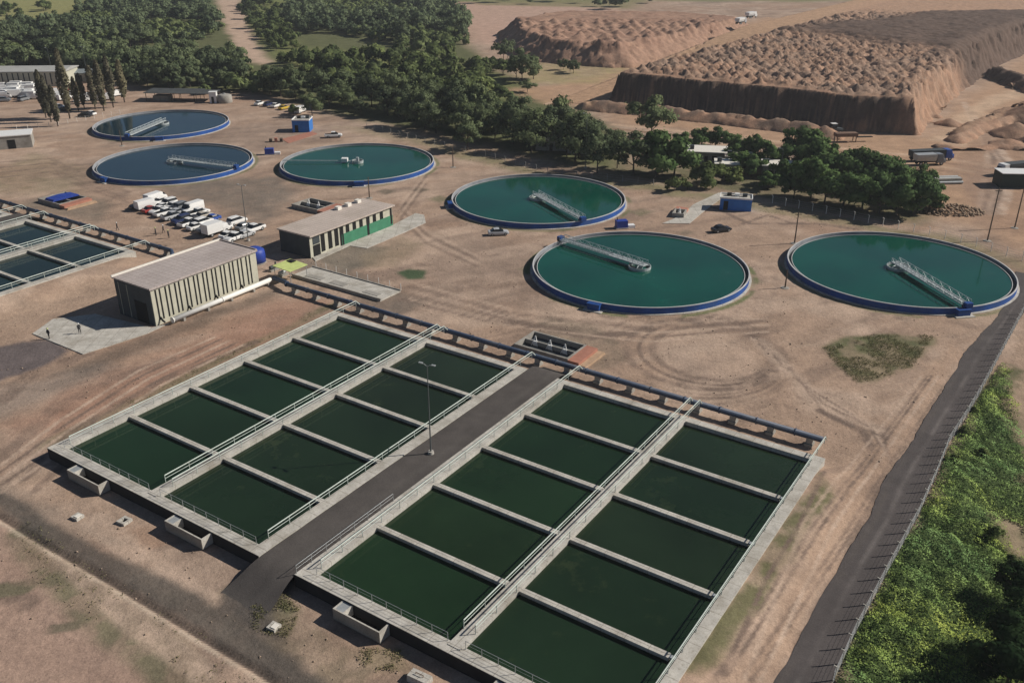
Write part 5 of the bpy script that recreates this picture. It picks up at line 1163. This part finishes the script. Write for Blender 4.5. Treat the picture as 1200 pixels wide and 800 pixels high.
# single trees that stand out
plant('green', 0, G(769, 207), 1.5, 'big round tree standing out at the right end of the tree row', None)
plant('green', 1, G(790, 205), 1.15, 'dark round tree just right of the big one at the end of the row', None)
plant('row', 1, G(742, 205), 1.05, 'tree just left of the big round one at the end of the row', None)
plant('forest', 2, G(763, 163), 1.15, 'dark tree behind the big round one, next to the foot of the spoil cliff', None)
plant('row', 3, G(700, 203), .85, 'low bushy tree under the tall lamp in the tree row', None)
plant('bush', 1, G(826, 218), 2.0, 'olive bushy tree in front of the white roofed house', None)
plant('bush', 2, G(846, 212), 1.7, 'rounded bush on the right of the white roofed house', None)
plant('bush', 3, G(790, 224), 1.0, 'low green bush by the fence below the white roofed house', None)
plant('bush', 0, G(806, 222), .8, 'smallest green bush by the fence below the white roofed house', None)
plant('row', 2, G(366, 136), .55, 'small lone tree right of the bright blue shed', None)
plant('bush', 0, G(344, 134), 1.0, 'small bush behind the bright blue shed', None)
plant('row', 0, G(548, 176), .8, 'tree leaning out at the front of the long row, above a bare patch', None)
for i, (x, y, s) in enumerate([(800, 172, .6), (822, 170, .6), (838, 172, .65), (855, 176, .65), (872, 182, .7), (886, 190, .75), (815, 178, .5), (868, 200, .75), (880, 207, .8), (862, 190, .6)]):
    plant('green', i % 4, G(x, y), s, 'leafy tree among the small houses by the quarry road', 'trees among the small houses')
for i, (x, y, s) in enumerate([(905, 198, .8), (922, 196, .95), (940, 196, 1.0), (958, 203, 1.0), (915, 216, .7), (930, 232, .75), (950, 232, .9), (968, 214, 1.1), (985, 214, 1.1), (1002, 218, 1.15), (1018, 222, 1.15), (1034, 226, 1.05), (1050, 230, .95), (966, 238, 1.0), (988, 242, 1.05), (1010, 246, 1.05), (1030, 250, 1.0), (1050, 252, .95), (1070, 252, .85), (1088, 248, .7), (1062, 240, .8), (1076, 222, .6), (1090, 232, .5), (900, 222, .55)]):
    plant('green', i % 4, G(x, y), s, 'dense deep green tree in the cluster by the far fence', 'dense trees by the far fence')
for i, (x, y) in enumerate([(54, 138), (60, 143), (68, 148), (82, 139), (92, 130), (99, 128), (112, 128), (122, 130), (133, 126), (146, 120)]):
    plant('poplar', i % 2, G(x, y), [1.25, 1.2, 1.15, 1.5, 1.1, 1.1, 1.2, 1.4, 1.45, 1.3][i], ['thin brownish poplar, first from the left of its row'] [0] if i == 0 else 'thin grey green poplar in the row before the white vans', None if i == 0 else 'poplars in a row', [1.15, 1.1, .95, 1.65, .85, .9, 1.1, 1.25, 1.3, 1.1][i])
plant('near', 0, G(1178, 806), .8, 'dark tree low in the bottom right corner, nearest the camera', None)
plant('near', 0, G(1200, 778), .75, 'dark tree beside the corner one, rising at the right picture edge', None)
plant('near', 0, G(1192, 700), .5, 'dark rounded shrub on the green bank above the corner trees', None)
for i, (x, y) in enumerate(((1187, 655), (1140, 480), (1128, 507), (1118, 538), (1150, 530), (1165, 625))):
    plant('bush', i % 4, (*G(x, y), -.6), .34+.07*(i % 3), 'low leafy shrub growing out of the weeds on the green bank', 'shrubs on the green bank')
# weeds of the green bank
n = 420000
bx = RNG.uniform(22, 105, n); by = RNG.uniform(45, 125, n); d = sdpoly(GP(BANK), bx, by)
bare = np.maximum(sdpoly(GP([(1196, 380), (1178, 420), (1182, 450), (1192, 500), (1215, 560), (1300, 560), (1400, 400), (1250, 372)]), bx, by)+1.5*(fbm(bx*.5, by*.5, 91)-.5)*2, sdpoly(GP([(1165, 598), (1200, 605), (1230, 650), (1185, 640)]), bx, by))
den = fbm(bx*.16, by*.16, 92, 3)
keep = (d > .15) & (bare < .4) & (bx/by < .9) & (RNG.uniform(size=n) < .35+1.1*den)
bx, by, d = bx[keep], by[keep], d[keep]; lump = fbm(bx*.45, by*.45, 93, 3)
base = -.1-1.2*sstep(0, 14, d); top_ = .15+.8*sstep(.35, .72, lump)*sstep(0, 2.5, d)+.25
bz = base+top_*RNG.uniform(.25, 1, len(bx))**.6
N = np.stack([RNG.normal(size=len(bx))*.45+.35, RNG.normal(size=len(bx))*.45, np.full(len(bx), .9)], 1)
gxl = fbm((bx+.4)*.45, by*.45, 93, 3)-lump; gyl = fbm(bx*.45, (by+.4)*.45, 93, 3)-lump; NS = np.stack([-gxl*6, -gyl*6, np.full(len(bx), .75)], 1)+.25*RNG.normal(size=(len(bx), 3))
Vv, Ff = cards(np.stack([bx, by, bz], 1), N, RNG.uniform(.09, .26, len(bx)), .5)
tag(np_mesh('weeds', Vv, Ff, LEAF_W, normals=vn(NS)), kind='stuff')
# grass tufts on the damp edges of the yard
def tufts(px, n, size, seed, name_mat, patch=.48):
    r = np.random.default_rng(seed); P = GP(px); A = np.array(P); x = r.uniform(A[:, 0].min(), A[:, 0].max(), n); y = r.uniform(A[:, 1].min(), A[:, 1].max(), n)
    k = (sdpoly(P, x, y) > -.3) & (fbm(x*.35, y*.35, seed, 4) > patch); x, y = x[k], y[k]
    return np.stack([x, y, np.full(len(x), .02)], 1)
pts = np.concatenate([tufts([(870, 690), (905, 640), (960, 565), (975, 585), (930, 650), (880, 720), (830, 800), (790, 800), (815, 770)], 9000, .3, 101, 0, .42),
    tufts([(966, 408), (1030, 392), (1092, 393), (1065, 432), (1005, 448)], 7000, .3, 102, 0, .44), tufts([(300, 700), (330, 695), (350, 715), (335, 745), (300, 735)], 900, .3, 103, 0, .42),
    tufts([(40, 530), (60, 512), (220, 436), (395, 352), (410, 350), (230, 438), (64, 520)], 5000, .3, 104, 0, .47), tufts([(418, 760), (470, 760), (480, 785), (430, 785)], 500, .3, 105, 0, .45),
    tufts([(540, 185), (640, 205), (840, 235), (930, 250), (1130, 286), (1130, 292), (930, 258), (840, 242), (640, 212)], 6000, .4, 106, 0, .5), tufts([(0, 590), (140, 680), (300, 795), (250, 800), (100, 720), (0, 640)], 2500, .3, 107, 0, .6)])
rep = np.repeat(pts, 3, 0)+RNG.normal(size=(len(pts)*3, 3))*np.array([.14, .14, .03]); rep[:, 2] = np.abs(rep[:, 2])+.03
Vv, Ff = cards(rep, np.stack([RNG.normal(size=len(rep)), RNG.normal(size=len(rep)), np.full(len(rep), .5)], 1), RNG.uniform(.07, .2, len(rep)), .5)
tag(np_mesh('grass', Vv, Ff, mat_leaf('leaf_dry_grass', (.12, .125, .06), (.25, .23, .12), .3, 0)), kind='stuff')
# stones and clods lying about
n = 5200; sx = RNG.uniform(-85, 70, n); sy = RNG.uniform(58, 200, n)
k = (fbm(sx*.12, sy*.12, 111, 4) > .53)
inb = np.zeros(n, bool)
for lab, vL, vC, vR, *_ in BAS:
    du, dv = (sx-O0[0])*UX+(sy-O0[1])*UY, -(sx-O0[0])*UY+(sy-O0[1])*UX; inb |= (du > -3) & (du < 54) & (dv > vR-4) & (dv < vL+3)
for (cx, cy), *_ in TK: inb |= np.hypot(sx-cx, sy-cy) < 21
inb |= sdpoly([G(*q) for q in ROAD_L]+[G(*q) for q in ROAD_R[::-1]], sx, sy) > -1; inb |= sdpoly(GP(BANK), sx, sy) > 0
k &= ~inb; sx, sy = sx[k], sy[k]; s = RNG.uniform(.04, .16, len(sx))*RNG.uniform(.5, 1.2, len(sx))
octv = np.array([[1, 0, 0], [0, 1, 0], [-1, 0, 0], [0, -1, 0], [.1, .1, .8], [0, 0, -.6]]); octf = np.array([[0, 1, 4], [1, 2, 4], [2, 3, 4], [3, 0, 4], [1, 0, 5], [2, 1, 5], [3, 2, 5], [0, 3, 5]])
Vv = octv[None]*s[:, None, None]*RNG.uniform(.6, 1.4, (len(s), 6, 3))+np.stack([sx, sy, 0*sx], 1)[:, None, :]
tag(np_mesh('gravel', Vv.reshape(-1, 3), (octf[None]+6*np.arange(len(s))[:, None, None]).reshape(-1, 3), mat('stone', (.30, .23, .175), .9, .25, .6)), kind='stuff')
# rubble heap right of the dense trees
n = 420; a = RNG.uniform(0, 6.28, n); rr = np.sqrt(RNG.uniform(0, 1, n)); hx, hy = G(1112, 247)
px_, py_ = hx+rr*np.cos(a)*8, hy+rr*np.sin(a)*4.5; s = RNG.uniform(.15, .5, n); hz = 1.8*(1-rr)*RNG.uniform(.5, 1, n)
Vv = octv[None]*s[:, None, None]*RNG.uniform(.5, 1.5, (n, 6, 3))+np.stack([px_, py_, hz], 1)[:, None, :]
tag(np_mesh('rubble', Vv.reshape(-1, 3), (octf[None]+6*np.arange(n)[:, None, None]).reshape(-1, 3), mat('rubble_earth', (.25, .18, .125), .95, .35, .5)), kind='stuff')
# ================================================================== air
hz = MB().box(-4200, 4200, -1000, 6700, -3.2, 64).build('haze', [])
m = bpy.data.materials.new('air'); m.use_nodes = True; n = m.node_tree.nodes; n.remove(n['Principled BSDF'])
pv = n.new('ShaderNodeVolumePrincipled'); pv.inputs['Color'].default_value = (.86, .90, .95, 1); pv.inputs['Density'].default_value = .00015; pv.inputs['Anisotropy'].default_value = .2
m.node_tree.links.new(pv.outputs[0], n['Material Output'].inputs['Volume']); hz.data.materials.append(m); tag(hz, kind='stuff')
